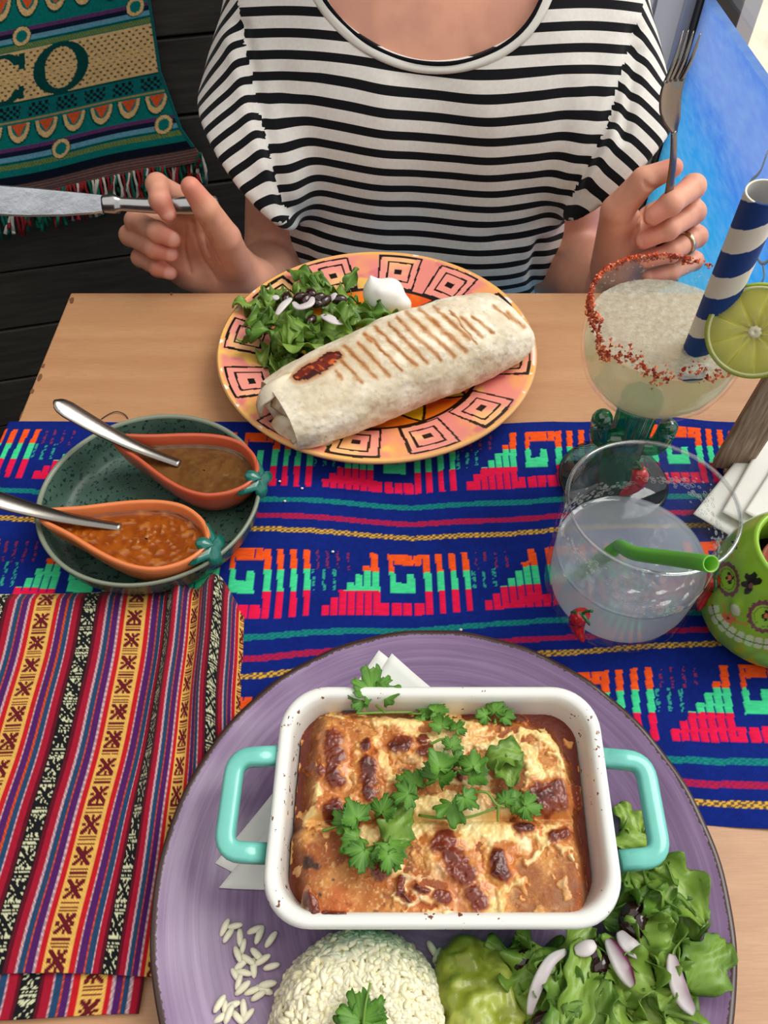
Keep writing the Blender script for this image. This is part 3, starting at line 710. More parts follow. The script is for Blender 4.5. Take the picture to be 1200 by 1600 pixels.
def gourd(tip, end, glaze, label, salsa_cols, salsa_label, zl):
    z0 = GC[2] + 0.0054
    ws = np.array([.003, .0062, .0085, .0125, .019, .0245, .0278, .0270, .0195, .0105, .002])
    P, cen, ax = outline(tip, end, ws)
    tn = np.roll(P, -1, 0) - np.roll(P, 1, 0); tn /= np.linalg.norm(tn, axis=1)[:, None]; nin = np.stack([-tn[:, 1], tn[:, 0]], 1)
    if ((cen - P) * nin).sum() < 0: nin = -nin
    Hh = 0.031
    def ring(off, sc, z):
        Q = cen + (P + nin * off - cen) * sc; return np.c_[Q, np.full(len(Q), z0 + z)]
    outer = [ring(0, 0.02, 0), ring(0, .50, 0), ring(0, .62, .0012), ring(0, .80, .0075), ring(0, .92, .0165), ring(0, .985, .0255), ring(0, 1.0, Hh - .0015)]
    lip = [ring(.0008, 1, Hh), ring(.0022, 1, Hh + .0002), ring(.0034, 1, Hh - .0012)]
    inner = [ring(.0038, .985, .024), ring(.004, .92, .0160), ring(.004, .78, .0090), ring(.004, .5, .0060), ring(.004, .02, .0055)]
    rings = np.stack(outer + lip + inner); n = len(P)
    root = empty('gourd_bowl', (cen[0], cen[1], z0), label, 'bowl', 'gourd-shaped sauce bowls')
    mk('bowl_body', rings.reshape(-1, 3), gridF(len(rings), n, closev=True), glaze, root)
    # green painted leaf cap at the blunt end
    e = P[len(P) // 2]; lat = np.array([-ax[1], ax[0]])
    m_leaf = M['capgreen']
    st = []; 
    for k in range(28):
        a = 2 * math.pi * k / 28; rr = 1 + 0.34 * math.cos(5 * a + .6)
        st.append((rr * math.cos(a) * .0082, rr * math.sin(a) * .0128))
    st = np.array(st); s2, c2 = math.sin(.72), math.cos(.72)
    nrm = np.array([ax[0] * s2, ax[1] * s2, c2]); eu = np.array([-ax[0] * c2, -ax[1] * c2, s2]); ev = np.array([lat[0], lat[1], 0])
    cpt = np.array([e[0], e[1], z0 + Hh - .0042]) + np.array([ax[0], ax[1], 0]) * .0012
    def lay(sc, off): return cpt + nrm * off + st[:, :1] * sc * eu + st[:, 1:] * sc * ev - np.array([ax[0], ax[1], 0]) * (st[:, 1:] ** 2) * 26
    Vs = np.concatenate([lay(1, -.0012), lay(1, .0012), lay(.62, .0026), lay(.05, .003)])
    mk('leaf_cap', Vs, gridF(4, 28, closev=True), m_leaf, root)
    # salsa
    N = 46; sc = np.linspace(0.02, 1.0, N)
    R2 = np.stack([np.c_[cen + ((P + nin * .0036 - cen) * (.985 + (zl - .024) * 1.2)) * k, np.full(n, 0.0)] for k in sc])
    x = R2[..., 0]; y = R2[..., 1]; P3 = np.stack([x, y, 0 * x], -1)
    nz = fbm(P3, 190, 3); nz2 = vnoise(P3, 420, 8)
    z = z0 + zl + (.0002 + .0005 * salsa_cols[3]) * (nz - .5) + salsa_cols[3] * .0012 * sstep(.62, .85, nz2) + .0016 * sstep(.9, 1, sc)[:, None]
    c = mix(np.broadcast_to(salsa_cols[0], x.shape + (3,)), salsa_cols[1], sstep(.35, .65, nz)); c = mix(c, salsa_cols[2], sstep(.66, .85, nz2) * salsa_cols[3])
    c = mix(c, salsa_cols[1] * .8, sstep(.90, 1.0, sc)[:, None] * np.ones_like(x) * .6)
    s = mk('salsa', np.stack([x, y, z], -1).reshape(-1, 3), gridF(N, n, closev=True), mat('salsa_surface', rough=0.22, attr=True, coat=0.15), col=c.reshape(-1, 3), origin=(cen[0], cen[1], z0))
    tag(s, salsa_label, 'salsa')
    bt = [ring(.0042, .95, zl - .0025), ring(.0044, .86, .0145), ring(.0044, .5, .0075), ring(.0044, .02, .0070)]
    mk('salsa_depth', np.stack(bt).reshape(-1, 3), gridF(4, n, closev=True), mat('salsa_under', tuple(salsa_cols[0]), 0.4), s)
M = {}
M['capgreen'] = mat('cap_green', C(22, 104, 92), 0.2, coat=0.3)
m_terra = mat('terracotta_red', C(196, 88, 56), 0.25, var=(90, 0.12), coat=0.3); m_oran = mat('terracotta_orange', C(226, 128, 72), 0.25, var=(90, 0.10), coat=0.3)
gourd(PZ(180, 688, .037), PZ(403, 748, .037), m_terra, 'brick red gourd-shaped bowl at the back of the green plate', (CA(92, 58, 26), CA(108, 72, 34), CA(130, 94, 50), .15), 'smooth brown salsa in the brick red gourd bowl', .0215)
gourd(PZ(64, 806, .037), PZ(328, 852, .037), m_oran, 'orange gourd-shaped bowl at the front of the green plate', (CA(130, 58, 6), CA(152, 76, 12), CA(190, 124, 52), .5), 'chunky orange salsa in the front orange gourd bowl', .0230)
m_steel = mat('brushed_steel', C(138, 134, 128), 0.24, metal=1.0, bump=(220, 0.06, 0.0006))
def spoon(p_end, p_in, w_end, w_neck, label, bowl_c):
    p_end, p_in = np.asarray(p_end), np.asarray(p_in); n = 40; t = np.linspace(0, 1, n)
    mid = p_end + (p_in - p_end) * t[:, None]; mid[:, 2] += .006 * np.sin(np.pi * t) * -1
    w = np.interp(t, [0, .02, .05, .10, .3, .6, .85, 1], [.15, .62, .86, 1.0, .92, .68, .52, .48]) * w_end
    ax = p_in - p_end; L = np.linalg.norm(ax); ax /= L; side = np.cross(ax, [0, 0, 1]); side /= np.linalg.norm(side); up = np.cross(side, ax)
    a = np.linspace(0, 2 * np.pi, 12, endpoint=False)
    V = mid[:, None] + side * (np.cos(a)[None, :, None] * w[:, None, None]) + up * (np.sin(a)[None, :, None] * .0008 - .0006 * (np.cos(a) ** 2)[None, :, None])
    root = empty('spoon', tuple(p_in), label, 'spoon', 'spoons in the salsa bowls')
    F = [tuple(f) for f in gridF(n, 12, closev=True)] + [tuple(range(12)), tuple(range((n - 1) * 12, n * 12))[::-1]]
    mk('handle', V.reshape(-1, 3), F, m_steel, root)
    # bowl of the spoon, under the salsa
    bl, bw = .021, .0125; dirxy = np.array([ax[0], ax[1], 0]); dirxy /= np.linalg.norm(dirxy); sd = np.array([-dirxy[1], dirxy[0], 0])
    def fn(U, Vv):
        ang = Vv * 2 * np.pi; r = U
        return p_in + np.array([0, 0, -.0035]) + dirxy * ((r * np.cos(ang) + 1.0) * bl * .5)[..., None] + sd * ((r * np.sin(ang)) * bw * .72)[..., None] + np.array([0, 0, 1.0]) * (-.0035 * (1 - r ** 2))[..., None]
    Vb, Fb, _, _ = grid(fn, 8, 24, closev=True); mk('spoon_bowl', Vb, Fb, m_steel, root, solid=0.0008)
spoon(PZ(84, 626, .072), PZ(281, 724, .0312), .0072, .003, 'steel spoon with a rounded handle end in the brown salsa', None)
spoon(PZ(-70, 758, .066), PZ(189, 823, .0315), .0068, .003, 'steel spoon reaching in from the left edge, in the orange salsa', None)
# ================================================================ baking dish
cf = (PZ(437, 1071, .0715) + PZ(937, 1071, .0715)) / 2; cn = (PZ(408, 1450, .0665) + PZ(978, 1452, .0665)) / 2
DX = np.array([1.0, 0.0, 0.0]); DYv = cf - cn; HY = np.linalg.norm(DYv) / 2; DYv /= np.linalg.norm(DYv); DZ = np.cross(DX, DYv); DZ /= np.linalg.norm(DZ)
DC = (cf + cn) / 2; HX = 0.0786
def dl(a, b, z): return DC + np.asarray(a)[..., None] * DX + np.asarray(b)[..., None] * DYv + np.asarray(z)[..., None] * DZ
def rrect(hx, hy, r, n=12):
    P = []
    for sx_, sy_, a0 in ((1, 1, 0), (-1, 1, 90), (-1, -1, 180), (1, -1, 270)):
        for k in range(n):
            a = math.radians(a0 + 90 * k / (n - 1)); P.append((sx_ * (hx - r) + r * math.cos(a), sy_ * (hy - r) + r * math.sin(a)))
    # extra points along the sides come from straight segments
    return np.array(P)
def rings(spec):
    R = []
    for ins, z, r in spec:
        q = rrect(HX - ins, HY - ins, r); R.append(dl(q[:, 0], q[:, 1], np.full(len(q), z)))
    return np.stack(R)
dish = empty('baking_dish', tuple(dl(0, 0, -.0575)), 'turquoise enamel baking dish with white inside and two loop handles', 'baking dish')
m_turq = mat('turquoise_enamel', C(112, 196, 182), 0.22, var=(70, 0.10), coat=0.3)
tw2 = NT('white_enamel'); sp_ = tw2.noise(260, 3, tw2.coord('Object')); sp2 = tw2.noise(30, 2, tw2.coord('Object'))
fsp = tw2.math('MULTIPLY', tw2.math('GREATER_THAN', sp_, 0.655), tw2.math('GREATER_THAN', sp2, 0.50))
tw2.link(tw2.mixc(fsp, C(232, 232, 226), C(120, 72, 44)), tw2.p.inputs['Base Color']); tw2.p.inputs['Roughness'].default_value = 0.2; tw2.p.inputs['Coat Weight'].default_value = 0.3
R = rings([(.040, -.0575, .010), (.0155, -.0575, .014), (.0125, -.0545, .016), (.0085, -.030, .018), (.0042, -.0085, .020), (.0028, -.0065, .021), (.0008, -.0060, .022), (.0002, -.0045, .022)])
mk('outer_body', R.reshape(-1, 3), gridF(R.shape[0], R.shape[1], closev=True), m_turq, dish)
R = rings([(.0002, -.0045, .022), (0, -.0025, .022), (.0006, -.0005, .022), (.0020, .0004, .021), (.0046, .0002, .0195), (.0062, -.0012, .018), (.0072, -.006, .018), (.0105, -.028, .016), (.0135, -.044, .014), (.020, -.050, .010), (.040, -.0505, .006), (HY - .001, -.0505, .0005)])
mk('inner_lining', R.reshape(-1, 3), gridF(R.shape[0], R.shape[1], closev=True), tw2.m, dish)
def handle(pts):
    P = np.array([PZ(x, y, z) for x, y, z in pts]); c = []
    for k in range(len(P)):
        if k in (0, len(P) - 1): c.append(P[k]); continue
        a, b = P[k - 1] - P[k], P[k + 1] - P[k]; la, lb = np.linalg.norm(a), np.linalg.norm(b); r = .0085
        for t in np.linspace(0, 1, 7): c.append((1 - t) ** 2 * (P[k] + a / la * r) + 2 * t * (1 - t) * P[k] + t * t * (P[k] + b / lb * r))
    c = np.array(c)
    mk('handle', *tube(c, .0046, 16, flat=.95, up=DZ, power=3.4), m_turq, dish)
handle([(436, 1181, .0635), (369, 1184, .063), (349, 1331, .059), (417, 1334, .0575)])
handle([(937, 1184, .0635), (1006, 1190, .063), (1033, 1340, .059), (969, 1345, .0575)])

# ---------------------------------------------------------------- enchiladas with melted cheese
def enchiladas():
    na, nb = 330, 240
    a = np.linspace(-.0690, .0690, na); b = np.linspace(-HY + .0055, HY - .0085, nb); A, B = np.meshgrid(a, b, indexing='ij')
    P0 = dl(A, B, 0 * A); px, py = proj(P0)
    px = px.copy(); py = py.copy()
    P3 = np.stack([A, B, 0 * A], -1); n1 = fbm(P3, 90, 2, 4); n2 = fbm(P3, 260, 5, 3); n3 = fbm(P3, 45, 9, 3); jig = (n1 - .5) * 46 + (n2 - .5) * 26; jig2 = (fbm(P3, 100, 77, 4) - .5) * 46 + (fbm(P3, 270, 78, 3) - .5) * 26
    # block of filled tortillas: left, right, far and near gaps filled with dark sauce
    poly_up = [(500, 1098), (560, 1094), (640, 1100), (820, 1106), (868, 1128), (893, 1180), (905, 1240), (905, 1288), (470, 1290), (478, 1240), (482, 1180), (492, 1130)]
    poly_lo = [(463, 1262), (905, 1262), (916, 1330), (924, 1390), (926, 1520), (470, 1520), (470, 1420), (462, 1350), (455, 1300)]
    poly_up = [(690 + (x - 690) * 1.035, y) for x, y in poly_up]; poly_lo = [(690 + (x - 690) * 1.03, y) for x, y in poly_lo]
    def sd(poly): return np.where(inpoly(px + jig * .25, py + jig2 * .2, poly), 1, -1) * polyd(px, py, poly + poly[:1])[0]
    d1, d2 = sd(poly_up), sd(poly_lo); d = np.maximum(d1, d2)
    roll = sstep(-4, 26, d1) * (.0115 + .0025 * np.sin(np.clip((py - 1100) / 180, 0, 1) * np.pi)); roll2 = sstep(-4, 26, d2) * (.0115 + .003 * np.sin(np.clip((py - 1262) / 190, 0, 1) * np.pi))
    h = np.maximum(roll, roll2) + .0014 * (n1 - .5) + .0008 * (n2 - .5)
    seam = np.exp(-((py - 1276 - 8 * np.sin(px / 60)) / 9) ** 2) * (px < 560); h -= .003 * seam
    zb = -.0165
    tortA, tortB = CA(172, 96, 34), CA(204, 142, 72); sauce = CA(104, 36, 16)
    c = mix(np.broadcast_to(tortA, A.shape + (3,)), tortB, sstep(.40, .66, n1)); c = mix(c, CA(190, 92, 36), sstep(.52, .70, n3) * .8); c = mix(c, CA(120, 60, 26), sstep(.62, .74, n2) * .8); gr_ = vnoise(P3, 900, 51); c = mix(c, CA(168, 84, 30), sstep(.55, .9, gr_) * .55); c = mix(c, CA(232, 190, 130), sstep(.62, .9, vnoise(P3, 1100, 52)) * .6)
    c = mix(c, CA(196, 168, 128), sstep(.55, .68, fbm(P3, 70, 31)) * sstep(1360, 1400, py) * .8)
    c = mix(c, CA(132, 62, 22), sstep(.50, .68, fbm(P3, 55, 63, 4)) * .75)
    c = mix(c, sauce, 1 - sstep(-6, 12, d)); c = mix(c, CA(92, 44, 22), sstep(-3, 8, d) * (1 - sstep(8, 22, d)) * .6); c = mix(c, CA(84, 34, 18), seam * .7)
    for cx, cy, r in ((500, 1396, 7), (481, 1345, 12), (494, 1352, 7), (520, 1374, 5)): c = mix(c, CA(40, 26, 18), sstep(r, r * .4, np.hypot(px - cx, py - cy) + jig * .5) * .9)
    root = empty('enchiladas', tuple(dl(0, 0, -.045)), 'two baked enchiladas under melted browned cheese in the turquoise dish', 'enchiladas')
    z = zb + h
    mk('tortilla', dl(A, B, z).reshape(-1, 3), gridF(na, nb), mat('baked_tortilla', rough=0.55, attr=True, spec=0.4, bump=(700, 0.5, 0.0008)), root, col=c.reshape(-1, 3))
    # cheese layer
    ch = [([(560, 1102), (530, 1104)], 15), ([(598, 1128), (640, 1134)], 14), ([(700, 1120), (735, 1140), (690, 1155)], 30), ([(690, 1195), (700, 1200)], 22), ([(604, 1190), (616, 1215), (628, 1240)], 15), ([(496, 1225), (500, 1250)], 7), ([(524, 1255), (560, 1247)], 6), ([(480, 1272), (500, 1268)], 12),
          ([(760, 1165), (800, 1160), (828, 1175), (838, 1205), (832, 1240)], 15), ([(660, 1270), (700, 1272), (760, 1285), (800, 1305)], 34), ([(770, 1250), (800, 1262)], 18), ([(806, 1310), (802, 1335)], 9), ([(833, 1345), (845, 1318), (870, 1312)], 7), ([(870, 1315), (896, 1332)], 7), ([(875, 1165), (880, 1200)], 13), ([(815, 1376), (796, 1378), (788, 1405), (782, 1432)], 12),
          ([(735, 1440), (790, 1436)], 15), ([(650, 1432), (705, 1436)], 12), ([(840, 1140), (860, 1158)], 8), ([(780, 1150), (850, 1135)], 9), ([(575, 1165), (572, 1170)], 24), ([(520, 1160), (520, 1215)], 30), ([(577, 1190), (577, 1245)], 26), ([(525, 1272), (560, 1290)], 30), ([(628, 1161), (660, 1170)], 26), ([(592, 1357), (600, 1350)], 32), ([(690, 1300), (722, 1360), (744, 1412)], 42), ([(783, 1330), (788, 1365)], 28), ([(862, 1225), (862, 1260)], 34), ([(820, 1292), (875, 1300)], 17), ([(628, 1372), (626, 1395), (645, 1408)], 10), ([(655, 1385), (690, 1402)], 12), ([(478, 1395), (492, 1420), (530, 1430)], 13), ([(560, 1295), (640, 1290)], 18), ([(720, 1190), (760, 1230)], 16)]
    br = [([(518, 1152), (520, 1178)], 19), ([(520, 1205), (522, 1215)], 17), ([(577, 1190), (579, 1240)], 16), ([(525, 1268), (540, 1278)], 20), ([(573, 1160), (575, 1163)], 10), ([(622, 1160), (634, 1163)], 15), ([(664, 1170), (668, 1176)], 9), ([(592, 1352), (590, 1364)], 20), ([(690, 1308), (706, 1335)], 20), ([(712, 1345), (724, 1365)], 24), ([(738, 1395), (748, 1412)], 19), ([(783, 1335), (786, 1362)], 15), ([(850, 1245), (872, 1240)], 24), ([(866, 1302), (880, 1300)], 13), ([(812, 1290), (832, 1292)], 9), ([(624, 1375), (626, 1395), (640, 1406)], 6), ([(686, 1398), (692, 1402)], 11), ([(480, 1398), (492, 1418)], 11), ([(515, 1427), (540, 1430)], 11), ([(650, 1384), (668, 1392)], 6), ([(478, 1190), (480, 1192)], 8), ([(493, 1200), (495, 1203)], 9), ([(655, 1152), (657, 1156)], 7), ([(712, 1205), (716, 1207)], 8), ([(540, 1100), (556, 1098)], 10), ([(896, 1175), (898, 1180)], 9), ([(818, 1112), (822, 1115)], 12), ([(905, 1225), (905, 1235)], 12), ([(640, 1160), (640, 1170)], 7)]
    cm = np.zeros(A.shape)
    for pl, r in ch: cm = np.maximum(cm, 1 - polyd(px + jig, py + jig2, pl)[0] / r)
    bm = np.zeros(A.shape)
    for pl, r in br: bm = np.maximum(bm, 1 - polyd(px + jig * .55, py + jig2 * .4, pl)[0] / (r * 1.22))
    bm = np.clip(bm * 1.3 - 1.1 * (fbm(P3, 170, 61, 3) - .36), 0, 1); cm = np.maximum(cm, bm * 1.2)
    lift = .0013 * sstep(0, .55, cm) ** .8 + .0016 * np.sqrt(np.clip(bm, 0, 1)) + (.0022 * (n2 - .5) + .0022 * (n1 - .5)) * sstep(0, .3, cm)
    cc = mix(np.broadcast_to(CA(240, 208, 136), A.shape + (3,)), CA(244, 226, 178), sstep(.4, .65, n3)); cc = mix(cc, CA(226, 160, 84), sstep(.5, .68, n1) * .7)
    cc = mix(cc, CA(206, 126, 56), (1 - sstep(.05, .40, cm)) * .7)
    near = np.zeros(A.shape)
    for pl, r in br: near = np.maximum(near, 1 - polyd(px + jig2, py + jig, pl)[0] / (r * 1.75))
    cc = mix(cc, CA(190, 98, 34), sstep(0, .35, near) * .8); cc = mix(cc, CA(120, 46, 22), sstep(.02, .42, bm)); cc = mix(cc, CA(84, 32, 22), sstep(.4, .8, bm) * sstep(.4, .6, n1))
    keep = cm > .03; idx = -np.ones(A.size, int); F = gridF(na, nb); kf = keep.ravel()[F].any(1); F = F[kf]; us = np.unique(F); idx[us] = np.arange(len(us)); F = idx[F]
    zc = z + np.where(keep, lift + .0002, -.0005)
    mk('melted_cheese', dl(A, B, zc).reshape(-1, 3)[us], F, mat('cheese_surface', rough=0.30, attr=True, spec=0.5, bump=(500, 0.25, 0.0006), coat=0.1), root, col=cc.reshape(-1, 3)[us])
    # sauce pooling in the gaps and dripping browned bits
    q = rrect(.0685, HY - .0098, .012); k = np.linspace(.02, 1, 14)
    V = np.stack([dl(q[:, 0] * t, q[:, 1] * t, np.full(len(q), -.0195)) for t in k]); mk('red_sauce', V.reshape(-1, 3), gridF(14, len(q), closev=True), mat('enchilada_sauce', C(76, 26, 12), 0.25, var=(120, .4), bump=(200, .4, .001)), root)
    zi = dl(A, B, np.maximum(zc, z))
    def top(x, y):
        k = np.argmin((px - x) ** 2 + (py - y) ** 2); return zi.reshape(-1, 3)[k]
    return top
enchi_top = enchiladas()

# ================================================================ leaves: coriander sprigs
m_cil = mat('coriander_leaf', rough=0.45, attr=True, spec=0.4, transl=0.25); m_stem = mat('coriander_stem', C(120, 160, 60), 0.4, transl=0.2)
def basis(d, n):
    d = np.asarray(d, float); d /= np.linalg.norm(d); n = np.asarray(n, float); s = np.cross(n, d); s /= np.linalg.norm(s); return d, s, np.cross(d, s)
def cil_leaf(base, ang, size, tilt=0.25, seed=0, dark=0.0, roll=0.0, lobes=3):
    """lobed leaf: three toothed lobes on a short stalk; lies about flat, cupped and slightly tilted"""
    r = np.random.default_rng(seed); d, s, n = basis((math.cos(ang), math.sin(ang), tilt), (math.sin(roll), 0, math.cos(roll)))
    nt, nr = 132, 7; th = np.linspace(-1, 1, nt)
    full = th * 2.55
    rad = np.zeros(nt)
    for c0, w0, l0 in ((0, .74, 1.0), (1.18, .68, .90), (-1.18, .68, .88), (2.15, .40, .58), (-2.15, .40, .58)):
        q = np.clip(1 - np.abs((full - c0) / w0) ** 2.2, 0, 1); rad = np.maximum(rad, l0 * (.42 + .58 * q ** .6) * (q > 0))
    rad = np.maximum(rad, .42) * (1 + .12 * np.sign(np.sin(full * 9.5 + r.random() * 6)) * np.abs(np.sin(full * 9.5 + 1)) ** .5) * (1 + .1 * r.normal(0, .5, nt) * 0)
    rad *= sstep(1.0, .96, np.abs(th)) * .7 + .3
    k = np.linspace(0.04, 1, nr)
    K, TH = np.meshgrid(k, np.arange(nt), indexing='ij'); size = size * 1.0; L = rad[TH] * K * size * .62; an = full[TH]
    x = L * np.cos(an) + size * .30; y = L * np.sin(an)
    zz = .16 * size * np.sin(an * 2.6 + r.random() * 6) * K ** 2 * .8 + size * r.uniform(-.55, .45) * (y / size) ** 2 * 2 - size * .35 * np.clip(x / size - .2, 0, 1) ** 2 * r.uniform(.1, 1)
    V = base + x[..., None] * d + y[..., None] * s + zz[..., None] * n
    vein = np.abs(np.sin(an * 3.1)) ** .5
    c = mix(np.broadcast_to(CA(104, 156, 50), K.shape + (3,)), CA(64, 116, 38), vein * K * .8 + dark); c = mix(c, CA(128, 182, 78), (1 - K) * .6)
    return V.reshape(-1, 3), [tuple(f) for f in gridF(nr, nt)], c.reshape(-1, 3)
def stem_part(parent, pts, r=.0007): mk('stem', *tube(smooth_curve(pts, 18), np.linspace(r, r * .7, 18), 7), m_stem, parent)
def sprig(label, leaves, stems, zoff=.0022, group='coriander sprigs on the enchiladas'):
    b0 = enchi_top(*leaves[0][:2]) + [0, 0, zoff]
    root = empty('coriander_sprig', tuple(b0), label, 'coriander', group)
    for k, (x, y, ang, sz, tilt) in enumerate(leaves):
        b = enchi_top(x, y) + np.array([0, 0, zoff + .0012 * k]); V, F, c = cil_leaf(b, math.radians(ang), sz, tilt, seed=int(x + y) % 997, dark=.25 * (k % 2), roll=rng.uniform(-.5, .5))
        mk('leaf', V, F, m_cil, root, col=c, solid=.0003)
    for st in stems: stem_part(root, [enchi_top(x, y) + np.array([0, 0, z]) for x, y, z in st])
sprig('coriander sprig at the far left rim of the dish', [(584, 1096, 95, .0215, .55), (578, 1092, 160, .013, .5), (592, 1092, 35, .014, .5)], [[(556, 1113, .004), (590, 1111, .005), (645, 1104, .006)], [(600, 1110, .005), (588, 1096, .009)]], .0095)
sprig('dark coriander leaf at the middle of the far dish edge', [(648, 1102, 20, .012, .2), (655, 1108, -70, .009, .1), (668, 1110, 10, .0115, .1)], [[(640, 1104, .004), (660, 1106, .005)]], .004)
sprig('single coriander leaf near the far right of the dish', [(772, 1118, 70, .0105, .3), (778, 1118, 10, .010, .2), (770, 1118, 170, .009, .2)], [[(775, 1128, .002), (776, 1114, .004)]], .004)
sprig('small coriander sprig with a curled stem behind the big cluster', [(694, 1148, 110, .011, .2), (708, 1150, 55, .0085, .3), (700, 1182, 60, .010, .25), (704, 1188, -20, .008, .2)], [[(672, 1166, .003), (692, 1160, .006), (718, 1166, .004)]], .003)
sprig('largest dark coriander cluster in the middle of the enchiladas', [(662, 1240, 140, .015, .2), (680, 1240, 75, .017, .35), (700, 1245, -80, .016, .15), (722, 1230, 40, .016, .3), (735, 1222, 80, .012, .3), (650, 1246, 200, .013, .1), (690, 1228, 110, .015, .5), (712, 1250, -40, .012, .1)], [[(655, 1272, .004), (690, 1282, .007), (730, 1280, .007), (775, 1266, .005)]], .005)
sprig('long-stemmed coriander sprig lying to the right of the cluster', [(790, 1262, 20, .0125, .2), (785, 1266, 70, .009, .2), (806, 1262, -15, .012, .15)], [[(735, 1244, .008), (758, 1246, .008), (775, 1262, .006), (790, 1264, .005)], [(777, 1264, .006), (778, 1284, .003)]], .004)
sprig('bright coriander sprig on the left of the enchiladas', [(560, 1290, 165, .013, .2), (565, 1298, 120, .015, .35), (572, 1305, 215, .014, .1), (592, 1290, 70, .013, .4), (598, 1310, -60, .017, .15), (575, 1320, -110, .015, .1), (606, 1330, -90, .012, .1)], [[(503, 1298, .002), (530, 1292, .005), (565, 1286, .007)]], .004)
# ================================================================ lettuce, onion, beans
m_let = mat('lettuce_leaf', rough=0.34, attr=True, spec=0.45, transl=0.28)
def leaf_mesh(p, ang, L, Wd, bend, ruffle, tilt=0.0, roll=0.0, rib=.5, seed=0, shade=0.5, twist=0.0):
    r = np.random.default_rng(seed); nu, nv = 22, 11
    d, s, n = basis((math.cos(ang), math.sin(ang), tilt), (math.sin(roll) * -math.sin(ang), math.sin(roll) * math.cos(ang), math.cos(roll)))
    t = np.linspace(0, 1, nu); q = np.linspace(-1, 1, nv); Tt, Q = np.meshgrid(t, q, indexing='ij')
    th = bend * (Tt - .5); x = np.where(abs(bend) > 1e-3, np.sin(th) / (bend if abs(bend) > 1e-3 else 1), Tt - .5) * L; z0 = np.where(abs(bend) > 1e-3, (1 - np.cos(th)) / (bend if abs(bend) > 1e-3 else 1), 0) * -L
    w = Wd * (np.sin(np.pi * np.clip(Tt * .90 + .06, 0, 1)) ** .55) * (1 + .18 * np.sin(Tt * 9 + r.random() * 6) + .12 * np.sin(Tt * 21 + r.random() * 6))
    ph = r.random() * 6; cup = r.uniform(-.5, .9)
    y = w * Q * .5; zz = z0 + ruffle * Wd * np.sin(Tt * r.uniform(9, 16) + ph + Q * 1.2) * Q ** 2 * .5 + cup * Wd * .5 * Q ** 2 * .6 + .06 * Wd * np.sin(Q * 9 + Tt * 14)
    tw_ = twist * (Tt - .5); y2 = y * np.cos(tw_) - zz * np.sin(tw_); z2 = y * np.sin(tw_) + zz * np.cos(tw_)
    V = np.asarray(p) + x[..., None] * d + y2[..., None] * s + z2[..., None] * n
    lo = np.array(CA(86, 134, 40)) * (1 - shade) + np.array(CA(168, 200, 84)) * shade
    c = mix(np.broadcast_to(lo, Tt.shape + (3,)), CA(44, 92, 30), np.abs(Q) ** 2 * (.75 - .4 * shade)); c = mix(c, CA(204, 220, 150), np.exp(-(Q / .16) ** 2) * rib * (1 - Tt * .6)); c = mix(c, CA(152, 190, 84), .5 * (vnoise(np.stack([Tt * 6, Q * 3, 0 * Q], -1), 1.5, seed) ** 2))
    return V.reshape(-1, 3), gridF(nu, nv), c.reshape(-1, 3)
def lettuce(p, ang, L, Wd, bend, ruffle, label, group, name='lettuce_leaf', **k):
    V, F, c = leaf_mesh(p, ang, L, Wd, bend, ruffle, **k); V[:, 2] = np.maximum(V[:, 2], surface_z(V[:, 0], V[:, 1]) + .0006)
    o = mk(name, V, F, m_let, col=c, solid=.0005, origin=tuple(np.asarray(p))); return tag(o, label, 'lettuce', group)
PP = np.array(sorted([(a, b) for a, b in [(0, .006), (.03, .006), (.07, .0062), (.088, .0068), (.1, .0086), (.115, .0128), (.128, .0178), (.1365, .0208), (.1388, .0212)]]))
FP = np.array([(0.0, 0.0078), (0.05, 0.0078), (0.072, 0.0085), (0.080, 0.0105), (0.09, 0.0135), (0.105, 0.0172), (0.12, 0.0208), (0.1275, 0.0222)])
def surface_z(x, y):
    x = np.asarray(x, float); y = np.asarray(y, float)
    r1 = np.hypot(x - PC[0], y - PC[1]); r2 = np.hypot(x - FC[0], y - FC[1])
    z = np.full(np.shape(x), T + .003)
    z = np.where(r1 < .1385, PC[2] + np.interp(r1, PP[:, 0], PP[:, 1]), z)
    return np.where(r2 < .1275, FC[2] + np.interp(r2, FP[:, 0], FP[:, 1]), z)
m_on = mat('onion_slice', rough=0.3, attr=True, spec=0.5, transl=0.3)
def onion(pts, w, h, label, purple, group, seed=0):
    P = smooth_curve(np.array([PZ(x, y, z + .004) for x, y, z in pts]), 26); n = len(P); k = np.linspace(0, 1, n)
    V, F = tube(P, .92 * w * (.30 + .75 * np.sin(np.pi * np.clip(k * .96 + .02, 0, 1)) ** .6), 12, flat=.55 * h / w, up=(0, 0, 1), power=3)
    a = np.tile(np.linspace(0, 2 * np.pi, 12, endpoint=False), n)
    c = mix(np.tile(CA(246, 240, 238), (len(V), 1)), CA(222, 200, 210), .4 * vnoise(V, 400, seed)); c = mix(c, CA(104, 22, 70), purple * sstep(-.35, .35, np.cos(a)))
    V[:, 2] = np.maximum(V[:, 2], surface_z(V[:, 0], V[:, 1]) + .0004)
    return tag(mk('onion_slice', V, F, m_on, col=c, origin=tuple(P[n // 2])), label, 'onion', group)
m_bean = mat('bean_skin', C(44, 18, 16), 0.16, coat=0.4, var=(300, .3))
def ball(r3, seg=16, rg=10):
    th = np.linspace(0.02, np.pi - .02, rg); V, F = lathe(np.stack([np.sin(th), -np.cos(th)], 1), seg); return V * np.asarray(r3), F
bean_me = None
